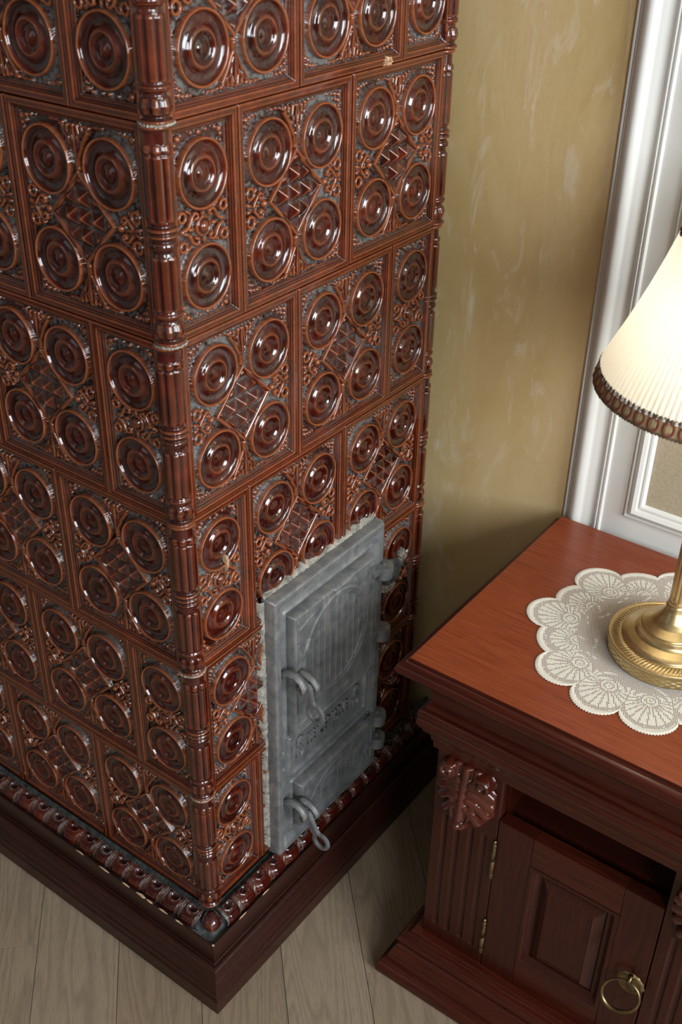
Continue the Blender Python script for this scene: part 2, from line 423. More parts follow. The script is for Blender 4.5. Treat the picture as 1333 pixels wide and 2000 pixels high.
def disc(H, U, V, cx, cy, R):
    r = np.hypot(U - cx, V - cy) / R
    pr = np.interp(r, [0, .06, .13, .20, .27, .33, .40, .46, .52, .60, .70, .80, .87, .90, .925, .955, .985, 1.0],
                   [-2.2, -2.4, -3.2, -4.4, -5.2, -4.6, -2.4, -1.2, -2.2, -5.0, -6.8, -6.6, -5.0, -3.4, -1.4, -0.4, -1.0, -4.5])
    return np.where(r <= 1, pr, H)
FLOOR = -11.0
def tile_field(half):
    def f(U, V):
        hw = 109.4 / 2 if half else 218.6 / 2; hh = 124.0
        eu_r = hw - U; eu_l = U + hw; ev = hh - np.abs(V)
        if half: eu_l = eu_l * 1.75
        e = np.minimum(np.minimum(eu_r, eu_l), ev)
        H = np.interp(e, [0, 1.0, 2.2, 8.2, 8.8, 9.6, 10.0, 10.8, 11.3, 12.0, 13.4, 14.0, 14.8, 16.0, 17.0],
                      [-2.0, -0.4, 0, -0.3, -1.2, -2.8, -2.4, -2.8, -5.0, -4.8, -5.2, -7.4, -7.0, -7.4, FLOOR])
        fl = e >= 16.8
        st = 0.35 * np.sin(U * 2.9 + 1.3 * np.sin(V * 1.1)) * np.sin(V * 2.7)
        H = np.where(fl, FLOOR + st, H)
        if not half:
            for s in (-1, 1):
                for q in (-1, 1):
                    S = (s, q)
                    # corner grape-like beads and leaf
                    for k, (bx, by, br) in enumerate([(89, 102, 3.4), (82, 104, 2.6), (90, 95, 2.7), (75, 105, 2.2), (91, 88.5, 2.2), (84, 97.5, 2.2), (68, 105.5, 1.6), (91, 83, 1.6)]):
                        H = stroke(H, U, V, [(s * bx, q * by)] * 2, br, br * 1.3, FLOOR)
                    for bx, by in [(22, 105), (30, 106), (38, 106)]:
                        H = stroke(H, U, V, [(s * bx, q * by), (s * (bx + 4), q * by)], 1.8, 2.6, FLOOR)
                # side scrolls
                H = stroke(H, U, V, spiral(s * 86, 17, 6.5, 6.5, 0, 360, 16), 1.9, 4.6, FLOOR)
                H = stroke(H, U, V, spiral(s * 86, -17, 6.5, 6.5, 0, 360, 16), 1.9, 4.6, FLOOR)
                H = stroke(H, U, V, [(s * 91, 4), (s * 82, 0), (s * 91, -4)], 2.6, 5.0, FLOOR)
                for q in (-1, 1):
                    c = spiral(s * 71, q * 9.5, 9, 2.0, 90 + (90 if s > 0 else -90) * -1 + (0), 0, 2)
                    pts = [(s * 82, q * 1), (s * 79, q * 6), (s * 74, q * 12), (s * 69, q * 14.5), (s * 64.5, q * 12), (s * 64, q * 8), (s * 67, q * 6.5), (s * 69, q * 9)]
                    H = stroke(H, U, V, pts, 2.0, 5.2, FLOOR)
                    H = stroke(H, U, V, [(s * 77, q * 15), (s * 74, q * 20)], 1.8, 3.4, FLOOR)
                H = stroke(H, U, V, [(s * 60, 0)] * 2, 3.6, 5.4, FLOOR)
                H = stroke(H, U, V, [(s * 72, 0), (s * 78, 0)], 1.8, 4.0, FLOOR)
            for q in (-1, 1):   # acanthus sprays above and below the lozenge
                H = stroke(H, U, V, [(0, q * 60), (0, q * 72)], 3.2, 5.5, FLOOR)
                H = stroke(H, U, V, [(0, q * 57.5)] * 2, 3.4, 5.5, FLOOR)
                H = stroke(H, U, V, [(0, q * 72), (0, q * 105)], 2.0, 5.6, FLOOR)
                for s in (-1, 1):
                    for pts in ([(0, 70), (4, 82), (6, 94), (4, 104)], [(1, 68), (8, 80), (13, 92), (12, 103)], [(3, 80), (11, 86), (20, 99), (19, 105)], [(6, 92), (14, 97), (23, 104)]):
                        H = stroke(H, U, V, [(s * a, q * b) for a, b in pts], 2.1, 4.6, FLOOR)
            for s in (-1, 1):
                for q in (-1, 1): H = disc(H, U, V, s * 51.5, q * 59.5, 40.5)
            L = np.abs(U) / 1.0 + np.abs(V) / 1.03
            dia = np.interp(L, [0, 44, 45, 46.5, 47.5, 49, 52.5, 54, 55], [-7, -7, -6.5, -3.6, -3.3, -2.4, -2.2, -3.2, -99])
            H = np.maximum(H, np.where(L < 55, dia, -99)); H = np.where(L < 52, dia, H)
            s = 22.0; iu = np.round(U / s); iv = np.round(V / (s * 1.03))
            du = np.abs(U - iu * s) / (s / 2); dv = np.abs(V - iv * s * 1.03) / (s * 1.03 / 2)
            m = np.maximum(du, dv); par = (np.abs(iu) + np.abs(iv)) <= 1.5
            pyr = np.where(par, -9.0 + 10.5 * (1 - m), -9.0 + 7.0 * (1 - m))
            H = np.where(L < 45, np.maximum(pyr, -9.0), H)
        else:
            cx = -3.6
            for q in (-1, 1):
                for bx, by, br in [(30, 102, 3), (24, 105, 2.2), (33, 96, 2.2), (33, 89, 1.8), (-36, 102, 3), (-31, 105, 2.2), (-40, 96, 2.0), (-40, 89, 1.8), (10, 105, 1.8), (-14, 105, 1.8), (-2, 104, 2.4)]:
                    H = stroke(H, U, V, [(bx, q * by)] * 2, br, br * 1.35, FLOOR)
                H = stroke(H, U, V, spiral(30.5, q * 17, 5.5, 5.5, 0, 360, 14), 1.8, 4.6, FLOOR)
                H = stroke(H, U, V, spiral(-38, q * 17, 5.5, 5.5, 0, 360, 14), 1.8, 4.6, FLOOR)
                for s in (-1, 1):
                    H = stroke(H, U, V, [(cx + s * a, q * b) for a, b in [(31, 2), (26, 4), (22, 9), (19, 15), (14, 18), (10, 16), (10, 12), (13, 11)]], 1.9, 5.0, FLOOR)
                    H = stroke(H, U, V, [(cx + s * 20, q * 19), (cx + s * 25, q * 22)], 1.7, 3.4, FLOOR)
                H = stroke(H, U, V, [(cx, q * 13), (cx, q * 20)], 2.2, 4.2, FLOOR)
            H = stroke(H, U, V, spiral(cx, 0, 10.5, 10.5, 0, 360, 18), 1.8, 4.0, FLOOR)
            for s in (-1, 1):
                H = stroke(H, U, V, [(cx + s * 33, 0)] * 2, 2.6, 4, FLOOR); H = stroke(H, U, V, [(cx + s * 17, 0), (cx + s * 21, 0)], 2.0, 3.6, FLOOR)
            H = stroke(H, U, V, [(cx, 0)] * 2, 6.0, 6.8, FLOOR)
            for q in (-1, 1): H = disc(H, U, V, cx, q * 59.5, 40.0)
        return H
    return f

# ---------------------------------------------------------------- room shell
ZF = -0.15            # floor
XW = 0.660            # plastered wall the stove and cabinet stand against
ZC = 2.75
def struct(o): o['kind'] = 'structure'; return o
def quad_box(name, x0, x1, y0, y1, z0, z1, m): return struct(box(name, x0, x1, y0, y1, z0, z1, m, None, 0))
quad_box('wall_back', XW, XW + 0.12, -3.0, 2.6, ZF - 0.1, ZC + 0.1, PLASTER)
def wall_with_openings(name, axis, at, thick, a0, a1, openings, m):
    bm = bmesh.new(); cur = a0
    def put(p0, p1, z0, z1):
        if axis == 'y': add_box(bm, p0, p1, at, at + thick, z0, z1)
        else: add_box(bm, at, at + thick, p0, p1, z0, z1)
    for (o0, o1, z0, z1) in sorted(openings):
        put(cur, o0, ZF - 0.1, ZC + 0.1); put(o0, o1, ZF - 0.1, z0); put(o0, o1, z1, ZC + 0.1); cur = o1
    put(cur, a1, ZF - 0.1, ZC + 0.1)
    return struct(link(name, bm_mesh(name, bm), m))
wall_with_openings('wall_right', 'y', -3.12, 0.12, -3.4, XW + 0.12, [(-0.9, 0.4, 1.0, 2.6), (-2.75, -1.65, 1.0, 2.6)], ROOM)
wall_with_openings('wall_front', 'x', -3.42, 0.12, -3.12, 2.6, [(0.7, 1.9, 1.0, 2.6)], ROOM)
quad_box('wall_left', -3.4, XW + 0.12, 2.6, 2.72, ZF - 0.1, ZC + 0.1, ROOM)
quad_box('ceiling', -3.42, XW + 0.12, -3.12, 2.72, ZC, ZC + 0.12, ROOM)
def window(n, axis, at, a0, a1, z0, z1):
    bm = bmesh.new(); t = 0.06
    def put(p0, p1, q0, q1):
        if axis == 'y': add_box(bm, p0, p1, at - 0.05, at, q0, q1, 0.004)
        else: add_box(bm, at - 0.05, at, p0, p1, q0, q1, 0.004)
    put(a0, a0 + t, z0, z1); put(a1 - t, a1, z0, z1); put(a0, a1, z0, z0 + t); put(a0, a1, z1 - t, z1)
    put((a0 + a1) / 2 - .03, (a0 + a1) / 2 + .03, z0, z1)
    return struct(link('window_%d' % n, bm_mesh('window', bm), FRAME_PAINT))
window(1, 'y', -3.0, -0.9, 0.4, 1.0, 2.6); window(2, 'y', -3.0, -2.75, -1.65, 1.0, 2.6); window(3, 'x', -3.3, 0.7, 1.9, 1.0, 2.6)

# oak floor: planks laid at 45 degrees, each its own piece
fl = quad_box('floor', -3.4, XW + 0.12, -3.12, 2.72, ZF - 0.12, ZF - 0.004, DARK_MORTAR)
ang = math.radians(44.25); dv = Vector((math.cos(ang), math.sin(ang), 0)); nv_ = Vector((-math.sin(ang), math.cos(ang), 0))
def plank_mesh(L, Wd):
    bm = bmesh.new(); add_box(bm, -L / 2, L / 2, -Wd / 2, Wd / 2, -0.004, 0.0, 0.0006); return bm_mesh('plank', bm)
PWD = 0.1392; PL = 0.78
pm = plank_mesh(PL - 0.0008, PWD - 0.0009); pm.materials.append(OAK)
# butt joints seen in the photograph fix the offset of two of the rows
p_end1 = Vector((-0.212, 0.150, 0)).dot(dv); p_end2 = Vector((0.29, -0.185, 0)).dot(dv)
for i in range(-16, 12):
    n0 = 0.0245 + i * PWD; off = random.uniform(0, PL)
    if i == -3: off = p_end1
    if i == 2: off = p_end2
    if i == -2: off = p_end1 + 0.42
    if i == -1: off = p_end1 + 0.50
    if i in (0, 1): off = p_end2 + 0.33 + 0.09 * i
    for k in range(-5, 5):
        c = dv * (off + (k + .5) * PL) + nv_ * (n0 + PWD / 2 * 1.0)
        if c.x > XW + 0.25 or c.x < -2.4 or c.y < -1.9 or c.y > 1.9: continue
        o = link('plank', pm, None, fl, (c.x, c.y, ZF), (0, 0, ang + (PI if random.random() < .5 else 0)))

# white panelled trim on the wall beside the stove
def wall_strip(name, prof, z0, z1, m, kind=True):
    V = []; n = len(prof)
    for y, h in prof: V += [(XW - h, y, z0), (XW - h, y, z1)]
    F = [(2 * i, 2 * i + 1, 2 * i + 3, 2 * i + 2) for i in range(n - 1)]
    me = bpy.data.meshes.new(name); me.from_pydata(V, [], F); bm = bmesh.new(); bm.from_mesh(me)
    for f in bm.faces: f.smooth = True
    bmesh.ops.recalc_face_normals(bm, faces=bm.faces)
    for e in bm.edges:
        if len(e.link_faces) == 2 and e.calc_face_angle(0) > math.radians(40): e.smooth = False
    bm.to_mesh(me); bm.free(); o = link(name, me, m)
    return struct(o) if kind else o
TL_ = -0.2345
pr = [(0, 0), (0, .005), (-.0012, .006), (-.0028, .006), (-.004, .004), (-.0048, .004), (-.006, .0075), (-.0075, .0085), (-.009, .0075)]
pr += [(-.010, .007)] + [(-.010 - .026 * t, .007 + .0125 * math.sin(PI * (0.1 + 0.75 * t)) ) for t in np.linspace(0, 1, 12)]
pr += [(-.038, .0125), (-.046, .0085), (-.053, .0075), (-.055, .0090), (-.0575, .0115), (-.0600, .0118), (-.0612, .0095), (-.0625, .0095), (-.064, .0118), (-.0665, .0120), (-.0685, .0100), (-.0690, .0080), (-.60, .0080), (-.601, 0)]
wall_strip('trim_1', [(TL_ + a, h) for a, h in pr], ZF, ZC, WHITE)
fp = [(0, 0.0080), (0, .012), (.0015, .0135), (.003, .0135), (.0042, .0105), (.0055, .0105), (.007, .0150), (.013, .0185), (.019, .0165), (.021, .0125), (.0225, .0125), (.024, .0145), (.027, .0140), (.030, .0100), (.031, .0080)]
struct(ring_frame('trim_2', fp, -0.80, -0.340, 0.570, 2.2, lambda a, b, h: (XW - h, a, b), WHITE))
bm = bmesh.new(); add_box(bm, XW - .0088, XW - .004, -0.772, -0.368, 0.598, 2.172)
struct(link('trim_3', bm_mesh('wall_panel', bm), FABRIC))

# ---------------------------------------------------------------- tiled stove
H_ = 0.24847; W_ = 0.22; HW_ = 0.10937; CO = 0.0212
XR = CO + 2 * W_ + HW_          # far end of the door side
YL = CO + 3 * W_ + HW_          # far end of the left side
ROWS = 7
SHIFT = {0: -0.0008, 1: 0.0, 2: -0.0022, 3: -0.0030, 4: 0.0008, 5: 0.0035, 6: 0.0035}
stove = empty('tiled_stove', (XR / 2, YL / 2, ZF), 0, 'tall masonry stove clad in glossy red-brown relief tiles, standing in the corner of the room', 'stove')
SO = Vector((XR / 2, YL / 2, ZF))
def on_stove(o): o.parent = stove; o.location = Vector(o.location) - SO; return o
core = on_stove(box('masonry_core', 0.0125, XR + CO - 0.0125, 0.0125, YL + CO - 0.0125, -0.004, H_ * ROWS, DARK_MORTAR, None, 0))
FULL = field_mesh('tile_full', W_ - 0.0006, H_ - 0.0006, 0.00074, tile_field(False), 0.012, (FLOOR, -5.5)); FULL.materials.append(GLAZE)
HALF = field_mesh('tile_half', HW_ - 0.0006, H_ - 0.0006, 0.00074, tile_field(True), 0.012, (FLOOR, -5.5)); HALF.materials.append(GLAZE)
for k in range(ROWS):
    s = SHIFT[k]; z = (k + .5) * H_
    for face in 'rl':
        n_full = 2 if face == 'r' else 3
        half_first = (k % 2 == 0) if face == 'r' else (k % 2 == 1)
        t = CO; seq = ['h'] + ['f'] * n_full if half_first else ['f'] * n_full + ['h']
        for q in seq:
            wd = W_ if q == 'f' else HW_; c = t + wd / 2; t += wd
            near = (q == 'h' and half_first)
            jx, jz, jo = random.uniform(-.0002, .0002), random.uniform(-.0002, .0002), random.uniform(-.0003, .0004)
            me = FULL if q == 'f' else HALF
            if face == 'r':
                loc = (c + s * .7 + jx, jo - s * .15, z + jz); rot = 0.0; flip = (q == 'h' and not near)
            else:
                loc = (jo + s * .15, c - s * .7 + jx, z + jz); rot = -PI / 2; flip = (q == 'h' and near)
            o = link('tile', me, None, None, loc)
            # half tiles carry a thin edge on the column side; turning them end over end mirrors that
            if flip: o.rotation_euler = Euler((0, PI, 0)).to_matrix().to_euler(); 
            o.rotation_euler = (Matrix.Rotation(rot, 3, 'Z') @ Matrix.Rotation(PI if flip else 0, 3, 'Y') @ Matrix.Rotation(random.uniform(-.0025, .0025), 3, 'Y')).to_euler()
            on_stove(o)
# corner column, one reeded length per row
def column_mesh():
    t = [(0, 12), (0.5, 16.3), (2, 17), (4, 16.6), (5.5, 14), (7, 13.2), (20, 13.4), (22, 14.6), (27, 15.4), (29, 14.2), (31, 13.8), (33, 14.9), (100, 14.9), (104, 13.8), (107, 12.6),
         (109, 13), (111, 16.2), (113, 16.8), (115, 15.2), (116.5, 14.6), (118, 16.4), (120, 16.8), (122, 14), (125, 13), (127, 15), (130, 15.8), (133, 15.2), (135, 13.2), (138, 12.6), (141, 13.4), (145, 14.8),
         (204, 14.8), (207, 14.0), (209, 14.8), (211, 16.2), (214, 15.6), (216, 13.0), (219, 12.6), (224, 14.6), (230, 16.2), (236, 15.0), (241, 12.8), (243, 14.5), (245, 16.8), (247.6, 16.5), (248, 12)]
    T_ = np.array([a for a, _ in t]); Rr = np.array([b for _, b in t])
    zz = np.linspace(0, 248.2, 300); rr = np.interp(zz, T_, Rr) * 1.10
    def mod(Th, R, Z):
        zt = (0.2482 - Z) * 1000
        reed = ((zt > 31) & (zt < 103)) | ((zt > 142) & (zt < 206)); leaf = ((zt > 20) & (zt <= 31)) | ((zt > 222) & (zt < 238))
        c = np.abs(np.cos(Th * 4)) ** 0.55
        R = R + np.where(reed, (c - 0.75) * 0.0034, 0) + np.where(leaf, (np.abs(np.cos(Th * 4)) - 0.6) * 0.0028, 0)
        return R, Z
    prof = [(r / 1000, 0.2482 - z / 1000) for r, z in zip(rr, zz)]
    me = lathe_mesh('column_length', prof, 72, mod=mod)
    co = np.empty(len(me.vertices) * 3); me.vertices.foreach_get('co', co); co = co.reshape(-1, 3)
    R = np.hypot(co[:, 0], co[:, 1]) * 1000; G = R.reshape(72, 300)
    d = G - boxblur(G, 2)
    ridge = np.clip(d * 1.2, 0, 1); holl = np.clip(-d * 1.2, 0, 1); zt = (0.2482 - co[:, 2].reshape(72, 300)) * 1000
    dust = np.clip((14.2 - G) * 0.8, 0, 1) * 0.6
    ca = me.color_attributes.new('relief', 'FLOAT_COLOR', 'POINT'); a = np.ones((len(co), 4), dtype=np.float32)
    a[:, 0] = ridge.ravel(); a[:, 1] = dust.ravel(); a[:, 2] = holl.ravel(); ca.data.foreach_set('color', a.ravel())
    bm = bmesh.new(); bm.from_mesh(me)
    add_box(bm, 0.001, 0.0086, -0.0128, 0.004, 0.0003, 0.2479, 0.0008); add_box(bm, -0.0128, 0.004, 0.001, 0.0086, 0.0003, 0.2479, 0.0008)
    bm.to_mesh(me); bm.free()
    for p in me.polygons: p.use_smooth = True
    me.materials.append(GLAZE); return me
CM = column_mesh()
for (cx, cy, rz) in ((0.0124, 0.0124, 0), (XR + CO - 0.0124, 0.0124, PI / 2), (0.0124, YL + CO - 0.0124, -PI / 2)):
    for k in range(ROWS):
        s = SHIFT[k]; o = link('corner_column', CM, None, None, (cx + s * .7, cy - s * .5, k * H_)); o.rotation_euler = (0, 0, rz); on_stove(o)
# pale mortar squeezed out at the column joints
for k, r_ in ((1, .0184), (2, .0187), (4, .0190), (5, .0188)):
    s = SHIFT[k]; N = 60
    pts = [(.0124 + s * .7 + (r_ + random.uniform(-.0006, .0006)) * math.cos(a), .0124 - s * .5 + (r_ + random.uniform(-.0006, .0006)) * math.sin(a), k * H_ + random.uniform(-.0008, .0008)) for a in np.linspace(PI * .72, PI * 1.78, N)]
    on_stove(link('mortar_joint', tube_mesh('mortar_joint', pts, [.0011 + random.uniform(-.0005, .0007) for _ in range(N)], 8), MORTAR))
def rubble(name, cx, cz, hw_, hh_, h, m, seed):
    r = random.Random(seed); n = 22; k = 7; V = [(cx, -h, cz)]; F = []
    ed = [1 + r.uniform(-.28, .22) for _ in range(n)]
    for j in range(1, k + 1):
        for i in range(n):
            a = 2 * PI * i / n; f = j / k * ed[i]
            V.append((cx + hw_ * f * math.cos(a), -h * (1 - (j / k) ** 2.4) + r.uniform(-.0016, .0016) * (j < k) + .009 * (j == k), cz + hh_ * f * math.sin(a)))
    F += [(0, 1 + i, 1 + (i + 1) % n) for i in range(n)]
    for j in range(k - 1):
        for i in range(n): F.append((1 + j * n + i, 1 + (j + 1) * n + i, 1 + (j + 1) * n + (i + 1) % n, 1 + j * n + (i + 1) % n))
    me = bpy.data.meshes.new(name); me.from_pydata(V, [], F); me.update(); return on_stove(link(name, me, m))
rubble('mortar_patch', 0.500, 0.392, .034, .026, .004, DARK_MORTAR, 2); rubble('mortar_patch', 0.486, 0.368, .028, .008, .006, MORTAR, 4); rubble('mortar_patch', 0.528, 0.412, .010, .016, .004, MORTAR, 5)
rubble('glaze_chip', 0.4265, 5 * H_ + .0045, .013, .0065, .0010, CHIP, 9)
rubble('glaze_chip', 0.081, 2.60 * H_ , .0035, .014, -.0015, CHIP, 12)
# carved base moulding: one leaf-and-egg length at a time, and a corner leaf
def leaf_length():
    L = 38.0; nt_, npf = 54, 40; t = np.linspace(0, 1, nt_); f = np.linspace(0, 1, npf)
    T, Fp = np.meshgrid(t, f, indexing='ij')
    an = np.radians(100 - 165 * Fp); ts = (T + 0.16 * Fp ** 1.4) % 1.0; bulge = np.sin(PI * ts) ** 2
    low = sstep(.22, .5, Fp); egg = np.clip(bulge * 1.5, 0, 1) ** 0.6; edge_ = np.minimum(ts, 1 - ts)
    rib = np.maximum(0, np.cos(2 * PI * edge_ * 15)) * (1 - sstep(.13, .18, edge_))
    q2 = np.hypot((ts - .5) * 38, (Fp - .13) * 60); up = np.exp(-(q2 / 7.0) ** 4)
    r = 17.5 + 5.8 * egg * low - 0.8 + 1.9 * rib + 1.9 * np.exp(-((q2 - 9.5) / 1.6) ** 2) * (Fp > .10) - 4.2 * up
    D = 13 + r * np.cos(an) * 1.02; Z = -19 + r * np.sin(an) * 1.02
    D = np.maximum(D, 0.0)
    dust = np.clip((1 - sstep(.10, .19, edge_)) * 0.9 + 0.8 * np.exp(-((q2 - 9.5) / 2.2) ** 2) + 0.5 * (Fp > .93), 0, 1); ridge = np.clip(rib * .5 + 0.25 * (r - boxblur(r, 2)), 0, 1)
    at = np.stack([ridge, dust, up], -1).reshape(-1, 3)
    V = np.stack([(T - .5) * L / 1000 * 1.0, -D / 1000, Z / 1000], -1).reshape(-1, 3)
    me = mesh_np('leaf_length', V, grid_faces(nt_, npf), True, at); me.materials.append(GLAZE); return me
LM = leaf_length()
nr = 15; pit = (XR + CO - 0.004) / nr
for i in range(nr):
    o = link('moulding_leaf', LM, None, None, (0.004 + (i + .5) * pit, 0.0, 0.0)); o.scale = (pit / 0.038 * 0.995, 1, 1); on_stove(o)
nl = 20; pit2 = (YL + CO - 0.004) / nl
for i in range(nl):
    o = link('moulding_leaf', LM, None, None, (0.0, 0.004 + (i + .5) * pit2, 0.0), (0, 0, -PI / 2)); o.scale = (pit2 / 0.038 * 0.995, 1, 1); on_stove(o)
def corner_leaf():
    n, k = 24, 26; V = []; A = []
    for i in range(n):
        a = PI + (PI / 2) * i / (n - 1)
        q = abs(i / (n - 1) - .5) * 2
        for j in range(k):
            f = j / (k - 1); an = math.radians(100 - 165 * f); bl = (1 - q ** 2) * math.sin(PI * min(1, f * .95)) ** .7
            r = 14.5 + 7.5 * bl + (1.2 if abs(q - .9) < .08 else 0)
            D = max(0, 9 + r * math.cos(an)) * (1 + .16 * (1 - q)); Z = -19 + (r - 1) * math.sin(an)
            V.append((0.004 + math.cos(a) * D / 1000, 0.004 + math.sin(a) * D / 1000, Z / 1000)); A.append((0.2 if q > .8 else (.6 if q < .1 and f > .45 else 0), (0.9 if q > .72 else 0.1), 0))
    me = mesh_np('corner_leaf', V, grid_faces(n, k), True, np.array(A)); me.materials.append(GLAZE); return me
on_stove(link('corner_leaf', corner_leaf(), None))
rect_s = (0.0, XW, 0.0, YL + CO)
on_stove(sweep3('mortar_bed', [(-0.005, -0.012), (0.026, -0.030), (0.036, -0.0335), (0.0385, -0.034), (0.0385, -0.05), (0.0, -0.05)], rect_s, DARK_MORTAR))
pp = [(0.0380, -0.040), (0.0382, -0.0215), (0.0392, -0.0200), (0.0408, -0.0200), (0.0416, -0.0210), (0.0412, -0.0640), (0.0385, -0.0690), (0.0380, -0.0720), (0.0400, -0.0735)]
pp += [(0.0440 + .0085 * math.sin(a), -0.0800 + .0085 * math.cos(a)) for a in np.radians([-10, 15, 40, 65, 90])]
pp += [(0.0545, -0.0860), (0.0550, -0.0885), (0.0530, -0.0900), (0.0555, -0.0925), (0.0590, -0.1000), (0.0600, -0.1060), (0.0588, -0.1075), (0.0625, -0.1095), (0.0632, -0.1180), (0.0620, -0.1195), (0.0657, -0.1215), (0.0657, ZF + 0.001), (0.03, ZF + 0.001)]
on_stove(sweep3('plinth_board', pp, rect_s, DARKWOOD, smooth=True))
def chip(pts, z, m=CHIP):
    c = Vector((sum(p[0] for p in pts) / len(pts), sum(p[1] for p in pts) / len(pts), 0)); V = []
    for p in pts: V.append((p[0], p[1], z))
    for p in pts: q = c + (Vector((p[0], p[1], 0)) - c) * .75; V.append((q.x, q.y, z + .0012))
    n = len(pts); me = bpy.data.meshes.new('paint_chip')
    me.from_pydata(V, [], [(i, (i + 1) % n, n + (i + 1) % n, n + i) for i in range(n)] + [tuple(range(n, 2 * n))]); return link('paint_chip', me, m)
for (cx, cy, lx, ly) in ((-.0408, .120, .0030, .013), (-.0412, .102, .0018, .010), (-.0412, .158, .0016, .012), (-.0412, .07, .0015, .012), (-.041, .035, .0016, .010), (-.0412, .21, .0015, .014), (-.040, -.040, .0028, .0028), (-.0412, .27, .0015, .012), (.03, -.041, .012, .0014), (.09, -.041, .010, .0014)):
    pts = [(cx + lx * math.cos(a) * random.uniform(.6, 1.1), cy + ly * math.sin(a) * random.uniform(.6, 1.1)) for a in np.linspace(0, 2 * PI, 9, endpoint=False)]
    on_stove(chip(pts, -0.0199))

# ---------------------------------------------------------------- cast-iron stove front
FX0, FX1, FZ0, FZ1 = 0.152, 0.437, -0.004, 0.540
fw, fh = (FX1 - FX0) * 1000, (FZ1 - FZ0) * 1000
def rrect(U, V, hu, hv, r=3):
    qx = np.abs(U) - hu + r; qy = np.abs(V) - hv + r
    return -(np.minimum(np.maximum(qx, qy), 0) + np.hypot(np.maximum(qx, 0), np.maximum(qy, 0)) - r)   # inside distance
def frame_field(U, V):
    e = rrect(U, V, fw / 2, fh / 2, 4)
    H = np.interp(e, [0, 2.0, 4, 13, 16, 22, 24], [17, 21.5, 22, 21, 18.5, 12.5, 12])
    def R(x0, x1, z0, z1): return rrect(U - ((x0 + x1) / 2 - (FX0 + FX1) / 2) * 1000, V - ((z0 + z1) / 2 - (FZ0 + FZ1) / 2) * 1000, (x1 - x0) * 500, (z1 - z0) * 500, 3)
    # raised seats round both doors and the lettered band, with a dark gap at the door edge
    d = R(0.183, 0.414, 0.244, 0.503); H = np.where((d > -1.5) & (d < 3), 15.5, H)
    g = R(0.1885, 0.4035, 0.2505, 0.4945); H = np.where((g > -2.6) & (g < 4), 1.0, H)
    b = R(0.190, 0.408, 0.152, 0.240); H = np.where((b > 0) & (b < 3.2), 16.5, H); H = np.where(b >= 3.2, 10.5, H)
    l = R(0.196, 0.421, 0.020, 0.137); H = np.where((l > -1.5) & (l < 3), 15.0, H)
    g = R(0.2035, 0.4145, 0.0285, 0.1285); H = np.where((g > -2.6) & (g < 4), 1.0, H)
    for (x, z) in ((.178, .178), (.178, .215), (.425, .20), (.425, .52), (.178, .52)):
        r = np.hypot(U - (x - (FX0 + FX1) / 2) * 1000, V - (z - (FZ0 + FZ1) / 2) * 1000); H = np.where(r < 4, np.maximum(H, 12 + 2.6 * np.sqrt(np.clip(1 - (r / 4) ** 2, 0, 1))), H)
    return H
me = field_mesh('door_frame', FX1 - FX0, FZ1 - FZ0, 0.0011, frame_field, 0.004); me.materials.append(IRON)
dframe = on_stove(link('door_frame', me, None, None, ((FX0 + FX1) / 2, 0, (FZ0 + FZ1) / 2)))
dframe['label'] = 'grey cast-iron stove front with raised rim and lettered band'
def iron_sub(name, me, parent, loc=None):
    o = link(name, me, IRON, parent); pw = Vector(parent.location) + SO
    o.location = (Vector(loc) if loc else Vector((0, 0, 0))) - pw; return o
def fire_field(U, V):
    e = rrect(U, V, 107, 121.5, 4); H = np.interp(e, [0, 1.5, 3, 5, 7], [24, 28.5, 30, 30, 28.5])
    cx, cz = 3.0, 14.0
    q = np.hypot((U - cx) / 84, (V - cz) / 92)
    H = H + 2.4 * np.exp(-((q - 1.0) * 84 / 3.0) ** 2) + 1.0 * np.exp(-((q - 0.93) * 84 / 1.8) ** 2)
    H = H + np.where((q > 1.05) & (q < 1.22) & (V > cz + 40) & (U > cx - 10), 2.6 * np.sin(np.clip((q - 1.05) / .17, 0, 1) * PI), 0)
    pl = 1.5 * np.clip(1 - (np.abs(((U - cx) / 15.5 + .5) % 1.0 - .5) * 15.5 / 2.0) ** 2, 0, 1)
    H = np.where(q < .9, H - 1.2 + pl, H)
    lf = 1.6 * np.exp(-((seg_d(U, V, [(-72, 60), (-92, 20), (-88, 45), (-96, 62)])) / 2.2) ** 2) + 1.6 * np.exp(-(seg_d(U, V, [(-94, 92), (-70, 100), (-48, 104)]) / 2) ** 2)
    lf += 1.4 * np.exp(-(seg_d(U, V, [(-92, -100), (-30, -104), (40, -100)]) / 1.6) ** 2)
    for (x, z) in ((-98, 108), (98, 108), (-98, -112), (98, -112)): lf += 2.0 * np.exp(-(np.hypot(U - x, V - z) / 2.6) ** 2)
    return H + lf
FDX, FDZ = (0.189 + 0.403) / 2, (0.251 + 0.494) / 2
me = field_mesh('fire_door', 0.214, 0.243, 0.0010, fire_field, -0.0105); fire = on_stove(link('fire_door', me, IRON, None, (FDX, 0, FDZ)))
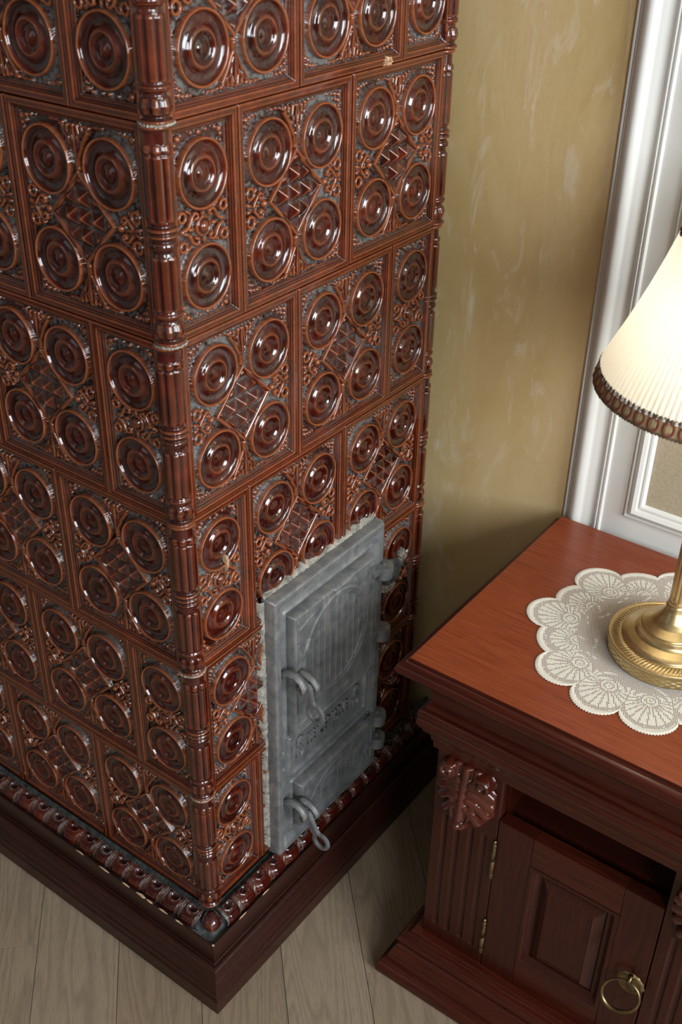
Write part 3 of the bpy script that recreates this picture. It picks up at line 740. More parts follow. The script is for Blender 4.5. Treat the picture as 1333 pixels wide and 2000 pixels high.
def ash_field(U, V):
    e = rrect(U, V, 105, 49.5, 3); H = np.interp(e, [0, 1.5, 3, 5, 7], [24, 28.5, 30, 30, 28.5])
    arcd = np.abs(np.hypot(U / 92, (V + 48) / 82) - 1.0) * 80
    H = H + 1.5 * np.exp(-(arcd / 1.4) ** 2) * (V > -42)
    inner = np.hypot(U / 80, (V + 44) / 66)
    ribs = 1.3 * np.exp(-((np.abs(((U / 24) + .5) % 1 - .5) * 24) / 1.3) ** 2)
    top = 20 - 0.16 * np.abs(U) - 8 * np.abs(((U / 24)) % 1 - .5)
    H = np.where((inner < .95) & (V > -30) & (V < top), H + ribs, H)
    H += 1.2 * np.exp(-(np.abs(V + 36) / 1.2) ** 2) * (np.abs(U) < 84) + 1.2 * np.exp(-(np.abs(V - top) / 1.0) ** 2) * (np.abs(U) < 66)
    for (x, z) in ((-97, 42), (97, 42)): H += 2.0 * np.exp(-(np.hypot(U - x, V - z) / 2.6) ** 2)
    return H
ADX, ADZ = (0.204 + 0.414) / 2, (0.029 + 0.128) / 2
me = field_mesh('ash_door', 0.210, 0.099, 0.0010, ash_field, -0.0105); ash = on_stove(link('ash_door', me, IRON, None, (ADX, 0, ADZ)))
# lettering cast on the band
def text_mesh(body, size, ext):
    cu = bpy.data.curves.new('lettering', 'FONT'); cu.body = body; cu.size = size; cu.extrude = ext; cu.align_x = 'CENTER'; cu.align_y = 'CENTER'
    cu.bevel_depth = size * 0.02; cu.bevel_resolution = 1; cu.offset = size * 0.012
    o = bpy.data.objects.new('lettering', cu); COL.objects.link(o); dg = bpy.context.evaluated_depsgraph_get(); dg.update()
    me = bpy.data.meshes.new_from_object(o.evaluated_get(dg)); bpy.data.objects.remove(o); bpy.data.curves.remove(cu); return me
for body, size, x, sx in (('S', 0.062, 0.220, 0.62), ('HERMETYCZNE', 0.032, 0.2975, 0.50), ('S', 0.062, 0.378, 0.62)):
    o = iron_sub('raised_lettering', text_mesh(body, size, 0.0030), dframe, (x, -0.0120, 0.197)); o.rotation_euler = (PI / 2, 0, 0); o.scale = (sx, 1, 1)
# hinges on the right edge
def hinge_mesh(down=False):
    bm = bmesh.new()
    for z0, z1, r in ((-0.002, 0.010, .0160), (-0.014, -0.0032, .0150)):
        g = bmesh.ops.create_cone(bm, cap_ends=True, segments=24, radius1=r, radius2=r * .97, depth=z1 - z0); bmesh.ops.translate(bm, vec=(0, 0, (z0 + z1) / 2), verts=g['verts'])
    g = bmesh.ops.create_cone(bm, cap_ends=True, segments=14, radius1=.0042, radius2=.0036, depth=.032); bmesh.ops.translate(bm, vec=(0, 0, -0.0025), verts=g['verts'])
    add_box(bm, -0.034, 0.0, -0.0040, 0.0075, -0.001, 0.0095, 0.0015); add_box(bm, -0.012, 0.002, 0.002, 0.016, -0.0125, -0.0035, 0.001)
    return bm_mesh('hinge', bm)
HM = hinge_mesh(); HM.materials.append(IRON)
for par, z in ((fire, 0.452), (fire, 0.321), (ash, 0.122), (ash, 0.066)):
    iron_sub('hinge', HM, par, (0.4285, -0.0285, z))
# latches: a hooked catch on the frame, a hooked finger on the door and a ring-ended lever between them
def hook_mesh(name, x, pts, wd):
    n = len(pts); V = []
    # a curved bar of rectangular section in the y-z plane
    P = [Vector((0, a, b)) for a, b in pts]; V = []
    for i, p in enumerate(P):
        t = (P[min(i + 1, n - 1)] - P[max(i - 1, 0)]).normalized(); q = Vector((0, -t.z, t.y)); th = 0.0052 - 0.0018 * i / n
        for sx, sq in ((-1, -1), (1, -1), (1, 1), (-1, 1)): V.append(tuple(Vector((x + sx * wd / 2, 0, 0)) + p + q * th * sq))
    F = [(i * 4 + k, i * 4 + (k + 1) % 4, i * 4 + 4 + (k + 1) % 4, i * 4 + 4 + k) for i in range(n - 1) for k in range(4)] + [(3, 2, 1, 0), tuple((n - 1) * 4 + k for k in range(4))]
    me = bpy.data.meshes.new(name); me.from_pydata(V, [], F); bm = bmesh.new(); bm.from_mesh(me); bmesh.ops.recalc_face_normals(bm, faces=bm.faces)
    es = [e for e in bm.edges if len(e.link_faces) == 2 and e.calc_face_angle(0) > math.radians(55)]
    bmesh.ops.bevel(bm, geom=es, offset=.0014, segments=2, affect='EDGES')
    for f in bm.faces: f.smooth = True
    bm.to_mesh(me); bm.free(); return me
def latch(zc, par, dx, ring_c, ring_r):
    me = hook_mesh('latch_catch', 0.175 + dx, [(-0.012, zc - .010), (-0.020, zc - .004), (-0.030, zc + .001), (-0.042, zc + .001), (-0.052, zc - .004), (-0.058, zc - .013), (-0.0575, zc - .024)], .013)
    iron_sub('latch_catch', me, dframe)
    me = hook_mesh('latch_finger', 0.2005 + dx, [(-0.026, zc - .015), (-0.036, zc - .012), (-0.047, zc - .013), (-0.057, zc - .017), (-0.064, zc - .025), (-0.0655, zc - .033)], .012)
    iron_sub('latch_finger', me, par)
    # lever: flat plate in the y-z plane with a ring end
    a = Vector((-0.052, zc - .026)); c = Vector(ring_c); d = (c - a); L = d.length; d.normalize(); n = Vector((-d.y, d.x)); N = 40; out = []; hol = []
    for i in range(N):
        an = 2 * PI * i / N; x_, y_ = math.cos(an), math.sin(an)
        out.append(c + (d * x_ + n * y_) * ring_r * 1.0); hol.append(c + (d * x_ * 1.05 + n * y_) * ring_r * 0.60)
    fx = lambda u, v, t: (0.1878 + dx + t, u, v)
    ring = plate_mesh('lever_ring', [(q.x, q.y) for q in out], .0062, fx, [(q.x, q.y) for q in hol], .0012)
    arm_pts = [a + n * .0105 - d * .004, a + n * .0085 + d * .009, a + n * .0060 + d * (L - ring_r * 1.25), a + n * .0085 + d * (L - ring_r * .72), a - n * .0085 + d * (L - ring_r * .72), a - n * .0060 + d * (L - ring_r * 1.25), a - n * .0095 + d * .009, a - n * .0115 - d * .004, a - d * .012]
    arm = plate_mesh('lever_arm', [(q.x, q.y) for q in arm_pts], .0070, fx, None, .0013)
    bm = bmesh.new(); bm.from_mesh(ring); bm.from_mesh(arm)
    g = bmesh.ops.create_cone(bm, cap_ends=True, segments=18, radius1=.0055, radius2=.0055, depth=.034, matrix=Matrix.Translation((0.1885 + dx, a.x, a.y)) @ Matrix.Rotation(PI / 2, 4, 'Y'))
    me = bm_mesh('latch_lever', bm); iron_sub('latch_lever', me, par)
latch(0.397, fire, 0.0, (-0.070, 0.328), .0175)
latch(0.114, ash, 0.001, (-0.083, 0.044), .0175)
# smeared mortar round the iron frame
def seam(name, path, side, w0, w1, h=5.0, seed=0):
    r = random.Random(seed); P = []
    for (a, b), (c, d) in zip(path[:-1], path[1:]):
        L = math.dist((a, b), (c, d)); k = int(L / .0035)
        for i in range(k): P.append((a + (c - a) * i / k, b + (d - b) * i / k, math.atan2(d - b, c - a)))
    V = []; F = []; m_ = 5
    wv = 0.5
    for i, (x, z, an) in enumerate(P):
        wv += r.uniform(-.38, .38); wv = min(1, max(0, wv)); wd = w0 + (w1 - w0) * wv
        nx, nz = -math.sin(an) * side, math.cos(an) * side
        for j in range(m_):
            f = j / (m_ - 1); hh = (h * (1 - f ** 1.2) * r.uniform(.55, 1.0) + r.uniform(-1.0, 1.0) * (1 - f * .6) - 2.5 * f) / 1000
            V.append((x + nx * wd * (f - .12), -hh + (0.006 if f == 1 else 0), z + nz * wd * (f - .12)))
    for i in range(len(P) - 1):
        for j in range(m_ - 1): F.append((i * m_ + j, i * m_ + j + 1, (i + 1) * m_ + j + 1, (i + 1) * m_ + j))
    me = bpy.data.meshes.new(name); me.from_pydata(V, [], F); me.polygons.foreach_set('use_smooth', [True] * len(F)); me.update()
    return on_stove(link(name, me, MORTAR))
seam('mortar_seam', [(FX0 + .002, .004), (FX0 + .001, .27), (FX0 + .001, FZ1)], 1, .004, .013, 3.5, 3)
seam('mortar_seam', [(FX0, FZ1 - .002), (FX1, FZ1 - .002)], 1, .005, .015, 4.5, 8)
seam('mortar_seam', [(FX1 - .001, FZ1), (FX1 - .001, .02)], 1, .002, .006, 3.0, 5)

# ---------------------------------------------------------------- cabinet
CX0, CX1, CY1, CY0 = 0.213, 0.632, -0.279, -0.756
CB = Vector(((CX0 + CX1) / 2, (CY0 + CY1) / 2, ZF))
cab = empty('side_cabinet', CB, 0, 'cherry-stained wooden cabinet with carved pilasters and panelled door, standing right of the stove', 'cabinet')
def on_cab(o): o.parent = cab; o.location = Vector(o.location) - CB; return o
def sub(o, parent):
    o.parent = parent; pw = Vector(parent.location) + CB; o.location = Vector(o.location) - pw; return o
rc = (CX0, CX1, CY0, CY1)
ZT = 0.5385
tp = [(0.0365, ZT - .0005), (0.0372, ZT - .0045), (0.0385, ZT - .0050), (0.0400, ZT - .0042), (0.0412, ZT - .0062)]
tp += [(0.0400 + .0115 * math.cos(a), ZT - .0175 + .0115 * math.sin(a)) for a in np.radians([75, 55, 35, 15, -5, -25, -45])]
tp += [(0.0455, ZT - .0285), (0.0430, ZT - .0300), (0.0385, ZT - .0335), (0.0350, ZT - .0345)]
def top_board():
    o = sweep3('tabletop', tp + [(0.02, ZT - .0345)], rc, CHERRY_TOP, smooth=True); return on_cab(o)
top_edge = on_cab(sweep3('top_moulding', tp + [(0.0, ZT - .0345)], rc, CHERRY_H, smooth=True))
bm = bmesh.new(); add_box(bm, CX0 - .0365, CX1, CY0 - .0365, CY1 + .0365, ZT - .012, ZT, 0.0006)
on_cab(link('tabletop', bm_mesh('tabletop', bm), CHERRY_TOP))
cp = [(0.033, ZT - .0345), (0.030, ZT - .038)] + [(0.030 - .019 * math.sin(a), ZT - .038 - .046 * (1 - math.cos(a))) for a in np.radians([20, 40, 60, 75, 90])]
cp += [(0.0110, 0.4515), (0.0140, 0.4500), (0.0165, 0.4480), (0.0175, 0.4440), (0.0195, 0.4425)]
cp += [(0.0200 + .0055 * math.cos(a), 0.4340 + .0085 * math.sin(a)) for a in np.radians([80, 50, 20, -10, -40])]
cp += [(0.0240, 0.4270), (0.0225, 0.4255), (0.0245, 0.4240), (0.0262, 0.4205), (0.0258, 0.4150), (0.0235, 0.4080), (0.0210, 0.4050), (0.0190, 0.4040), (0.0185, 0.3990), (0.0150, 0.3950), (0.0105, 0.3900), (0.0090, 0.3850), (0.0085, 0.3790), (0.0060, 0.3765), (0.0055, 0.3650), (-0.02, 0.3650)]
on_cab(sweep3('cornice', cp, rc, CHERRY_H, smooth=True))
bp = [(-0.004, -0.0530), (0.0125, -0.0530), (0.0138, -0.0545), (0.0142, -0.0570), (0.0165, -0.0578), (0.0180, -0.0600)]
bp += [(0.0200 + .0105 * math.cos(a), -0.0720 + .0115 * math.sin(a)) for a in np.radians([80, 55, 30, 5, -20, -45])]
bp += [(0.0270, -0.0815), (0.0270, -0.0850), (0.0300, -0.0870), (0.0345, -0.0950), (0.0395, -0.1070), (0.0420, -0.1150), (0.0420, -0.1185), (0.0450, -0.1195), (0.0490, -0.1215), (0.0500, -0.1260)]
bp += [(0.0535, -0.1290), (0.0555, -0.1360), (0.0540, ZF + .0004), (0.02, ZF + .0004)]
on_cab(sweep3('base_moulding', bp, rc, CHERRY_H, smooth=True))
# carcass
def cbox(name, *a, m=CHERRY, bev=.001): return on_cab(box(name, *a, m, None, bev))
YP = 0.110
cbox('side_panel', CX0 + .022, CX1, CY1 - .018, CY1 - .0005, -.054, .38)
cbox('side_panel', CX0 + .022, CX1, CY0 + .0005, CY0 + .018, -.054, .38)
cbox('back_panel', CX1 - .008, CX1 - .001, CY0 + .018, CY1 - .018, -.054, .38, m=INSIDE)
cbox('partition', CX0 + .024, CX1 - .008, CY1 - YP - .002, CY1 - YP + .014, -.040, .38, m=INSIDE)
cbox('partition', CX0 + .024, CX1 - .008, CY0 + YP - .014, CY0 + YP + .002, -.040, .38, m=INSIDE)
cbox('bottom_board', CX0 + .002, CX1 - .008, CY0 + .018, CY1 - .018, -.070, -.0535, m=INSIDE)
cbox('shelf', CX0 + .040, CX1 - .008, CY0 + YP, CY1 - YP, .262, .276, m=INSIDE)
cbox('top_rail', CX0 + .024, CX0 + .05, CY0 + YP, CY1 - YP, .372, .395, m=CHERRY)
# fluted pilasters with carved acanthus brackets
def pil_field(U, V):   # panel 110 x 424 mm; V=0 at z = .158
    z = V / 1000 + 0.158; H = np.zeros_like(U)
    for c in (-33.5, -11.5, 12.5, 34.5):
        d = seg_d(U, V, [(c, (-.0185 - .158) * 1000), (c, (.235 - .158) * 1000)])
        H = np.minimum(H, -3.2 * np.sqrt(np.clip(1 - (d / 4.2) ** 2, 0, 1)))
    return H
PM = field_mesh('pilaster', YP - .0006, 0.424, 0.0012, pil_field, 0.022)
def carve_field(U, V):   # leaf bracket 96 x 128 mm
    out = np.full_like(U, -1.0)
    tt = np.clip((62 - V) / 118, 0, 1); aU = np.abs(U)
    half = np.interp(tt, [0, .1, .3, .5, .7, .85, 1.0], [26, 30, 33, 31, 25, 16, 5])
    env = sstep(0.0, .30, 1 - aU / half)
    rise = np.interp(tt, [0, .2, .45, .7, .86, .95, 1], [12, 15, 18, 24, 29, 24, 8])
    H = env * rise * (1 - .30 * (aU / 34) ** 2)
    stem = seg_d(U, V, [(0, 62), (-1, 10), (0, -30)])
    H += env * (3.6 * np.exp(-(stem / 5.0) ** 2) - 5.0 * np.exp(-((stem - 9.5) / 2.8) ** 2))
    # feathered lobes falling outwards from the stem on both sides
    for s in (-1, 1):
        for (ax, ay, bx, by, wd_, hh) in ((12, 34, 42, 20, 8.2, 18), (11, 20, 43, 3, 8.0, 19), (9, 5, 38, -14, 7.8, 20), (7, -11, 28, -31, 7.4, 22)):
            pts = [(s * ax, ay), (s * (ax * .45 + bx * .55), (ay * .45 + by * .55) + 4.5), (s * bx, by)]
            d = seg_d(U, V, pts); fall = 1 - .45 * np.clip(aU / 44, 0, 1) ** 2
            H = np.maximum(H, np.where(d < wd_, (hh - 7 + 8.5 * np.sqrt(np.clip(1 - (d / wd_) ** 2, 0, 1))) * fall, -50))
        sp = spiral(s * 29, 44, 12.5, 2.5, 120 if s > 0 else 60, (120 if s > 0 else 60) - s * 420, 34); d = seg_d(U, V, sp)
        H = np.maximum(H, np.where(d < 4.8, 12 + 9.0 * np.sqrt(np.clip(1 - (d / 4.8) ** 2, 0, 1)), -50))
    tip = np.hypot(U / 17, (V + 43) / 13.5); H = np.maximum(H, np.where(tip < 1, 6 + 27 * np.sqrt(np.clip(1 - tip ** 2, 0, 1)), -50))
    cr = np.hypot(U, V + 43); H = H - np.where(tip < .9, 2.5 * np.exp(-((cr - 7) / 1.6) ** 2), 0)
    return np.maximum(boxblur(H, 1), -1.0)
KM = field_mesh('acanthus_carving', 0.094, 0.124, 0.0010, carve_field, 0.003)
PM.materials.append(CHERRY); CARVED = plain('polished_carved_cherry', (0.075, 0.013, 0.006), 0.20, nscale=30, namp=0.35, coat=0.5); KM.materials.append(CARVED)
for yc in (CY1 - YP / 2, CY0 + YP / 2):
    o = link('pilaster', PM, None, None, (CX0, yc, .158), (0, 0, -PI / 2)); on_cab(o)
    k = link('acanthus_carving', KM, None, o); k.location = (0, 0.0002, 0.142)
    k['label'] = 'glossy carved acanthus leaf'
# panelled door
DY1, DY0, DZ0, DZ1 = CY1 - YP - .0015, CY0 + YP + .0015, -.0515, 0.2815
DXF = CX0 - .0005
dbm = bmesh.new(); add_box(dbm, DXF + .014, DXF + .020, DY0 + .05, DY1 - .05, DZ0 + .04, DZ1 - .04)
door = on_cab(link('door', bm_mesh('door', dbm), CHERRY))
SWD = 0.0565
def dbox(name, y0, y1, z0, z1, x0=0, x1=.023, m=CHERRY): return sub(box(name, DXF + x0, DXF + x1, y0, y1, z0, z1, m, None, .0012), door)
dbox('stile', DY1 - SWD, DY1, DZ0, DZ1); dbox('stile', DY0, DY0 + SWD, DZ0, DZ1)
dbox('rail', DY0 + SWD + .0003, DY1 - SWD - .0003, DZ1 - SWD, DZ1 - .0002, .0002, .023, CHERRY_H); dbox('rail', DY0 + SWD + .0003, DY1 - SWD - .0003, DZ0, DZ0 + SWD, .0002, .023, CHERRY_H)
mp_ = [(0, 0), (.0008, .0012), (.004, .0014), (.006, .0005), (.0075, -.002), (.011, -.006), (.0155, -.0085), (.018, -.0085), (.0185, -.0115), (.020, -.012)]
to3 = lambda a, b, h: (DXF - h, a, b)
pa0, pa1, pb0, pb1 = DY0 + SWD, DY1 - SWD, DZ0 + SWD, DZ1 - SWD
sub(ring_frame('panel_moulding', mp_, pa0, pa1, pb0, pb1, to3, CHERRY), door)
rp = [(.0195, -.0125), (.0205, -.0095), (.0345, .0005), (.0352, .0005), (.0358, -.0012), (.066, -.0012)]
o = ring_frame('raised_panel', rp, pa0, pa1, pb0, pb1, to3, CHERRY, smooth=False)
bm = bmesh.new(); bm.from_mesh(o.data); n = len(rp); bm.verts.ensure_lookup_table(); bm.faces.new([bm.verts[(n - 1) * 4 + k] for k in range(4)]); bmesh.ops.recalc_face_normals(bm, faces=bm.faces); bm.to_mesh(o.data); bm.free()
sub(o, door)
def hinge_pin():
    pr = [(0.0001, .0440), (.0022, .0432), (.0032, .0408), (.0022, .0385), (.0018, .0375), (.0034, .0358), (.0040, .0335), (.0034, .0312), (.0030, .0300), (.0038, .0290), (.0038, .0278), (.0033, .0270), (.0036, .0268), (.0036, .0006), (.0032, .0003), (.0032, -.0003), (.0036, -.0006), (.0036, -.0268), (.0033, -.0275), (.0040, -.0285), (.0040, -.0300), (.0030, -.0310), (.0034, -.0335), (.0038, -.0355), (.0030, -.0375), (.0022, -.0385), (.0030, -.0405), (.0020, -.0428), (.0001, -.0436)]
    me = lathe_mesh('barrel_hinge', pr, 18); me.materials.append(OLD_BRASS); return me
HP = hinge_pin()
for z in (.197, .018): o = link('barrel_hinge', HP, None, None, (CX0 - .0030, DY1 + .0015, z)); sub(o, door)
# drop ring pull
HY, HZ = -0.6245, 0.104
pr = [(.0001, .0045), (.006, .0042), (.0085, .0028), (.013, .0030), (.0165, .0036), (.0195, .0022), (.0215, .0)]
me = lathe_mesh('handle_plate', pr, 40, mod=lambda T, R, Z: (R * (1 + .035 * np.cos(T * 12) * (R > .017)), Z)); o = link('handle_plate', me, OLD_BRASS, None, (DXF, HY, HZ)); o.rotation_euler = (0, -PI / 2, 0); sub(o, door)
pts = [(DXF - .004, HY, HZ + .020), (DXF - .008, HY, HZ + .0215), (DXF - .0125, HY, HZ + .0205), (DXF - .0145, HY, HZ + .0170), (DXF - .0125, HY, HZ + .0135), (DXF - .0055, HY, HZ + .0125)]
o = link('handle_post', tube_mesh('handle_post', pts, [.0042, .0036, .0034, .0034, .0036, .0042], 10), OLD_BRASS); sub(o, door)
rp_ = []
for i in range(44):
    a = 2 * PI * i / 44; rp_.append((DXF - .0125 - .0165 * (1 - math.cos(a)) * .5, HY + .009 * (1 - math.cos(a)) * .5 + .0265 * math.sin(a), HZ + .0165 - .0255 + .0255 * math.cos(a)))
o = link('ring_pull', tube_mesh('ring_pull', rp_, [.0019 + .0014 * (0.5 - 0.5 * math.cos(2 * PI * i / 44)) for i in range(44)], 10, True), OLD_BRASS); sub(o, door)

# ---------------------------------------------------------------- lace doily
DC = (0.414, -0.503); ZD = ZT + 0.0012
vang = [23, 43, 70, 88, 114, 134, 160, 185, 212, 233, 258, 279, 303, 324, 349, 383]
lobes = []
for i in range(len(vang) - 1): lobes.append((vang[i], vang[i + 1], vang[i + 1] - vang[i] >= 23.5))
def outline_r(deg):
    for a, b, big in lobes:
        d = deg if deg >= 23 else deg + 360
        if a <= d <= b:
            t = (d - a) / (b - a); top = .0290 if big else .0085
            return .1605 + top * (math.sin(PI * t) ** 0.55)
    return .1605
NA = 1800
an = np.linspace(0, 2 * PI, NA, endpoint=False); Ro = np.array([outline_r(math.degrees(a)) for a in an])
def doily_obj():
    V, F = [], []
    # solid outer band with picots
    teeth = (np.arange(NA) % 6 < 3) * .0013
    rings = [Ro + teeth, Ro, Ro - .0035, Ro - .0070]
    zz = [0.0, .0004, .0009, .0004]
    for r, z in zip(rings, zz): V += [(DC[0] + rr * math.cos(a), DC[1] + rr * math.sin(a), z) for rr, a in zip(r, an)]
    for k in range(3):
        for i in range(NA): j = (i + 1) % NA; F.append((k * NA + i, k * NA + j, (k + 1) * NA + j, (k + 1) * NA + i))
    # net of square meshes, darned solid where the motif says so
    p = .00225; n = int(.205 / p); rot = math.radians(28); cr, sr = math.cos(rot), math.sin(rot)
    I, J = np.meshgrid(np.arange(-n, n), np.arange(-n, n), indexing='ij'); X = (I + .5) * p; Y = (J + .5) * p
    gx = X * cr - Y * sr; gy = X * sr + Y * cr; R = np.hypot(gx, gy); A = np.degrees(np.arctan2(gy, gx)) % 360
    RO = np.interp(A, np.degrees(an), Ro, period=360); inside = R < RO - .0048
    hole = np.zeros_like(R, bool)
    # fans in every lobe
    for a0, a1, big in lobes:
        m = ((A >= a0) & (A <= a1)) | ((A + 360 >= a0) & (A + 360 <= a1)); mid = math.radians((a0 + a1) / 2)
        rb = .126 if big else .112; fx, fy = rb * math.cos(mid), rb * math.sin(mid)
        q = np.hypot(gx - fx, gy - fy); th = (np.degrees(np.arctan2(gy - fy, gx - fx)) - math.degrees(mid) + 540) % 360 - 180
        fan = m & (q > .014) & (R < RO - .0092) & (np.abs(th) < 105)
        ray = np.abs(((th / 15.0) + .5) % 1 - .5) * 15.0 * np.pi / 180 * q < p * .62
        hole |= fan & ray
        hole |= m & (np.abs(R - (RO - .0105)) < p * .60)
        eye = q
        hole |= m & ((np.abs(eye - .0120) < p * .75) | (np.abs(eye - .0062) < p * .6) | (eye < p * .8))
        side = (np.hypot(gx - fx * 1.13, gy - fy * 1.13) > (.031 if big else .024)) & (q > .0145) & (R < RO - .012)
        hole |= m & side & ~((np.abs(eye - .026) < p * .8))
    # inner ground: open net with darned ribbons winding through it
    ground = R < .112
    rib1 = np.abs(R - (.099 + .008 * np.sin(np.radians(A * 16)))) < p * 1.5
    rib2 = np.abs(R - (.083 + .010 * np.sin(np.radians(A * 8 + 40)))) < p * 1.5
    rib3 = np.hypot((((A / 22.5) % 1) - .5) * 22.5 * np.pi / 180 * R, R - .088) < p * 2.2
    rib4 = np.abs(R - (.068 + .006 * np.sin(np.radians(A * 12)))) < p * 1.4
    hole |= ground & ~(rib1 | rib2 | rib3 | rib4)
    hole &= inside
    vi = {}
    W0 = .0
    def vid(x, y):
        k = (round(x * 1e6), round(y * 1e6))
        if k not in vi: vi[k] = len(V); V.append((DC[0] + x, DC[1] + y, .0003))
        return vi[k]
    h = p * .5; e = p * .36
    ii, jj = np.nonzero(inside & (R > .03))
    for i, j in zip(ii, jj):
        cx, cy = X[i, j], Y[i, j]
        def P(dx, dy): return vid((cx + dx) * cr - (cy + dy) * sr, (cx + dx) * sr + (cy + dy) * cr)
        c = [P(-h, -h), P(h, -h), P(h, h), P(-h, h)]
        if not hole[i, j]: F.append(tuple(c)); continue
        q = [P(-e, -e * .8), P(-e * .8, -e), P(e * .8, -e), P(e, -e * .8), P(e, e * .8), P(e * .8, e), P(-e * .8, e), P(-e, e * .8)]
        F += [(c[0], c[1], q[2], q[1]), (c[1], c[2], q[4], q[3]), (c[2], c[3], q[6], q[5]), (c[3], c[0], q[0], q[7]),
              (c[0], q[1], q[0]), (c[1], q[3], q[2]), (c[2], q[5], q[4]), (c[3], q[7], q[6])]
    me = bpy.data.meshes.new('lace_doily'); me.from_pydata(V, [], F); me.update()
    co = np.empty(len(me.vertices) * 3); me.vertices.foreach_get('co', co)
    o = link('lace_doily', me, LACE); o.location = (0, 0, ZD)
    md = o.modifiers.new('thickness', 'SOLIDIFY'); md.thickness = .0003; md.offset = -1
    # origin at the centre
    me.transform(Matrix.Translation((-DC[0], -DC[1], 0))); o.location = (DC[0], DC[1], ZD)
    return o
tag(doily_obj(), 'round scalloped ivory lace doily spread on the cabinet top under the brass lamp', 'doily')

# ---------------------------------------------------------------- table lamp
LC = Vector((0.4045, -0.520, ZD + .0004))
lamp = empty('table_lamp', LC, 0, 'brass table lamp with pleated ivory shade, standing on the lace doily', 'lamp')
def lz(o, z=0): o.parent = lamp; o.location = (0, 0, z); return o
def A_(z): return z - LC.z
prof = [(0.05, 0), (.0800, 0.0), (.0812, .0010), (.0815, .0060), (.0818, .0150), (.0825, .0185), (.0832, .0195)]
prof += [(.0832, .0235), (.0818, .0245), (.0800, .0236), (.0790, .0225)]
gad = [(.0785, .0225), (.0740, .0232), (.0700, .0245), (.0665, .0255)]
rest = [(.0655, .0252), (.0648, .0285), (.0640, .0295), (.0600, .0320), (.0540, .0345), (.0490, .0365), (.0462, .0400), (.0455, .0440), (.0450, .0465), (.0440, .0468), (.0435, .0445), (.0425, .0450), (.0415, .0480)]
rest += [(.0360, .0510), (.0290, .0550), (.0225, .0610), (.0180, .0680), (.0150, .0750), (.0135, .0800)]
def base_mod(T, R, Z):
    g = (R > .0660) & (R < .0788) & (Z > .0215)
    k = np.clip((R - .066) / .0125, 0, 1); ph = T * 44 + k * 4.0
    Z = Z + np.where(g, .0016 * np.sin(PI * k) * np.abs(np.sin(ph)) ** .7 + .0003 * np.sin(ph * 6), 0)
    bead = (R > .0826) & (Z > .018) & (Z < .0242); R = R + np.where(bead, .0007 * np.abs(np.sin(T * 130)), 0)
    side = (R > .0808) & (Z > .003) & (Z < .016); R = R + np.where(side, -.0009 * (np.sin(T * 36) * np.sin(Z * 900) > .15), 0)
    return R, Z
me = lathe_mesh('lamp_base', dense(prof, .0011) + dense(gad, .0009) + dense(rest, .0012), 720, mod=base_mod); me.materials.append(BRASS); lz(link('base', me, None))
col = [(.0132, .0795), (.0142, .0800), (.0146, .0812), (.0142, .0824), (.0128, .0830), (.0124, .0850), (.0126, .0880), (.0118, .0900)]
col2 = [(.0120, .0905), (.0122, .12), (.0120, .16), (.0116, .22), (.0110, .275)]
col3 = [(.0100, .2760), (.0140, .2780), (.0155, .2810), (.0140, .2840), (.0105, .2860), (.0100, .2920), (.0150, .2980), (.0160, .3060), (.0120, .3140), (.0080, .3180), (.0080, .3300)]
def fl_mod(T, R, Z):
    m = (Z > .092) & (Z < .272); return R - np.where(m, .0016 * np.abs(np.sin(T * 6)) ** 3 * np.minimum(1, np.minimum(Z - .092, .272 - Z) / .004), 0), Z
me = lathe_mesh('stem', dense(col, .001) + dense(col2, .003) + dense(col3, .001), 144, mod=fl_mod); me.materials.append(BRASS); lz(link('stem', me, None))
ZS0, ZS1, RS0, RS1 = .957, 1.142, .1515, .079
N = 1440; ks = np.linspace(0, 1, 26)
def shade_mod(T, R, Z):
    k = (Z - (ZS0 - LC.z)) / (ZS1 - ZS0); pl = np.abs(np.sin(T * 62)) ** 0.8
    R = R + (pl - .5) * .0026 * (1 - .3 * k) - .0045 * np.sin(PI * k) + .0005 * np.sin(T * 7 + 2)
    return R, Z
me = lathe_mesh('lamp_shade', [(RS0 + (RS1 - RS0) * k, ZS0 - LC.z + (ZS1 - ZS0) * k) for k in ks], N, mod=shade_mod); me.materials.append(SHADE)
sh = lz(link('lamp_shade', me, None)); sh['label'] = 'pleated ivory fabric shade'
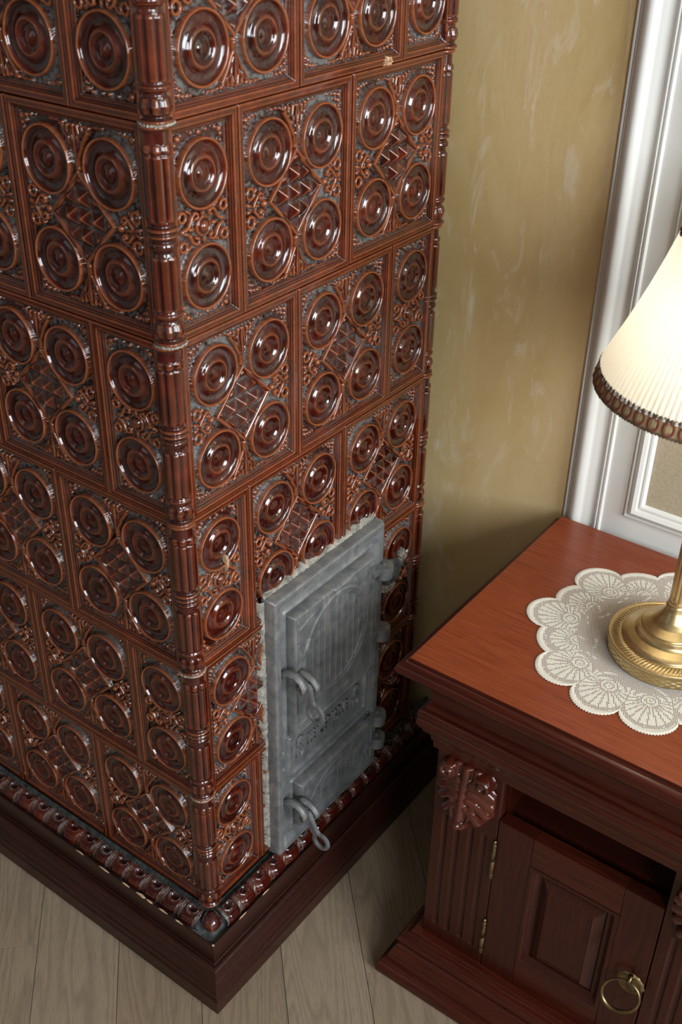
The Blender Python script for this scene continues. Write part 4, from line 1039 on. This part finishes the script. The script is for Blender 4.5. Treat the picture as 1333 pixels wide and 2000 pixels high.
def braid(name, R, z0, z1, flare):
    nn, nk = 1080, 12; T, K = np.meshgrid(np.linspace(0, 2 * PI, nn, endpoint=False), np.linspace(0, 1, nk), indexing='ij')
    cells = 2 * PI * R / .0185; ph = (T / (2 * PI) * round(cells)) % 1 - .5
    rr = np.hypot(ph * .0185 / .0062, (K - .5) * (z1 - z0) / .0075); loop = np.exp(-((rr - 1) / .28) ** 2)
    core = rr < .6; edge = (np.abs(K - .5) > .40)
    H = .0016 * loop + .0012 * core + .0008 * edge * np.abs(np.sin(T * 200)) + .0014
    Rr = R + flare * (1 - K) + H; Z = z0 + (z1 - z0) * K + np.where(K > .99, .0014 * (np.sin(T * 200) > 0), 0) - np.where(K < .01, .0010 * (np.sin(T * 200) > 0), 0)
    v = np.stack([Rr * np.cos(T), Rr * np.sin(T), Z - LC.z], -1).reshape(-1, 3)
    at = np.stack([np.clip(loop * 1.2, 0, 1), np.clip(core * .9 + (1 - loop) * .35, 0, 1), edge * 1.0], -1).reshape(-1, 3)
    me = mesh_np(name, v, grid_faces(nn, nk, True), True, at); me.materials.append(BRAID); return lz(link(name, me, None))
braid('shade_trim', RS0 - .0035, .9405, .9610, .0060)['label'] = 'gold and dark red braid trim'
braid('shade_trim', RS1 - .001, 1.128, 1.142, .0045)
bp_ = [(.0001, .392), (.012, .388), (.022, .375), (.027, .358), (.026, .342), (.019, .328), (.014, .318), (.013, .312)]
me = lathe_mesh('light_bulb', bp_, 32); me.materials.append(BULB); lz(link('light_bulb', me, None), .07)
me = lathe_mesh('lamp_socket', [(.008, .325), (.016, .330), (.018, .345), (.018, .385), (.014, .390)], 32); me.materials.append(BRASS); lz(link('lamp_socket', me, None))
hp = [(.004, 0, .33)] + [(.045 * math.sin(a), 0, .33 + .125 * (1 - math.cos(a))) for a in np.linspace(.3, PI - .15, 18)] + [(.004, 0, .581)]
lz(link('shade_harp', tube_mesh('harp', hp, .0016, 8), BRASS)); lz(link('shade_harp', tube_mesh('harp', [(-x, y, z) for x, y, z in hp], .0016, 8), BRASS))
for k in range(3):
    a = 2 * PI * k / 3; lz(link('shade_spoke', tube_mesh('spoke', [(0, 0, .581), (.078 * math.cos(a), .078 * math.sin(a), .590)], .0013, 6), BRASS))
pl = bpy.data.lights.new('lamp_light', 'POINT'); pl.energy = 1.35; pl.color = (1.0, 0.90, 0.74); pl.shadow_soft_size = .03
plo = bpy.data.objects.new('lamp_light', pl); COL.objects.link(plo); plo.parent = lamp; plo.location = (0, 0, .478)
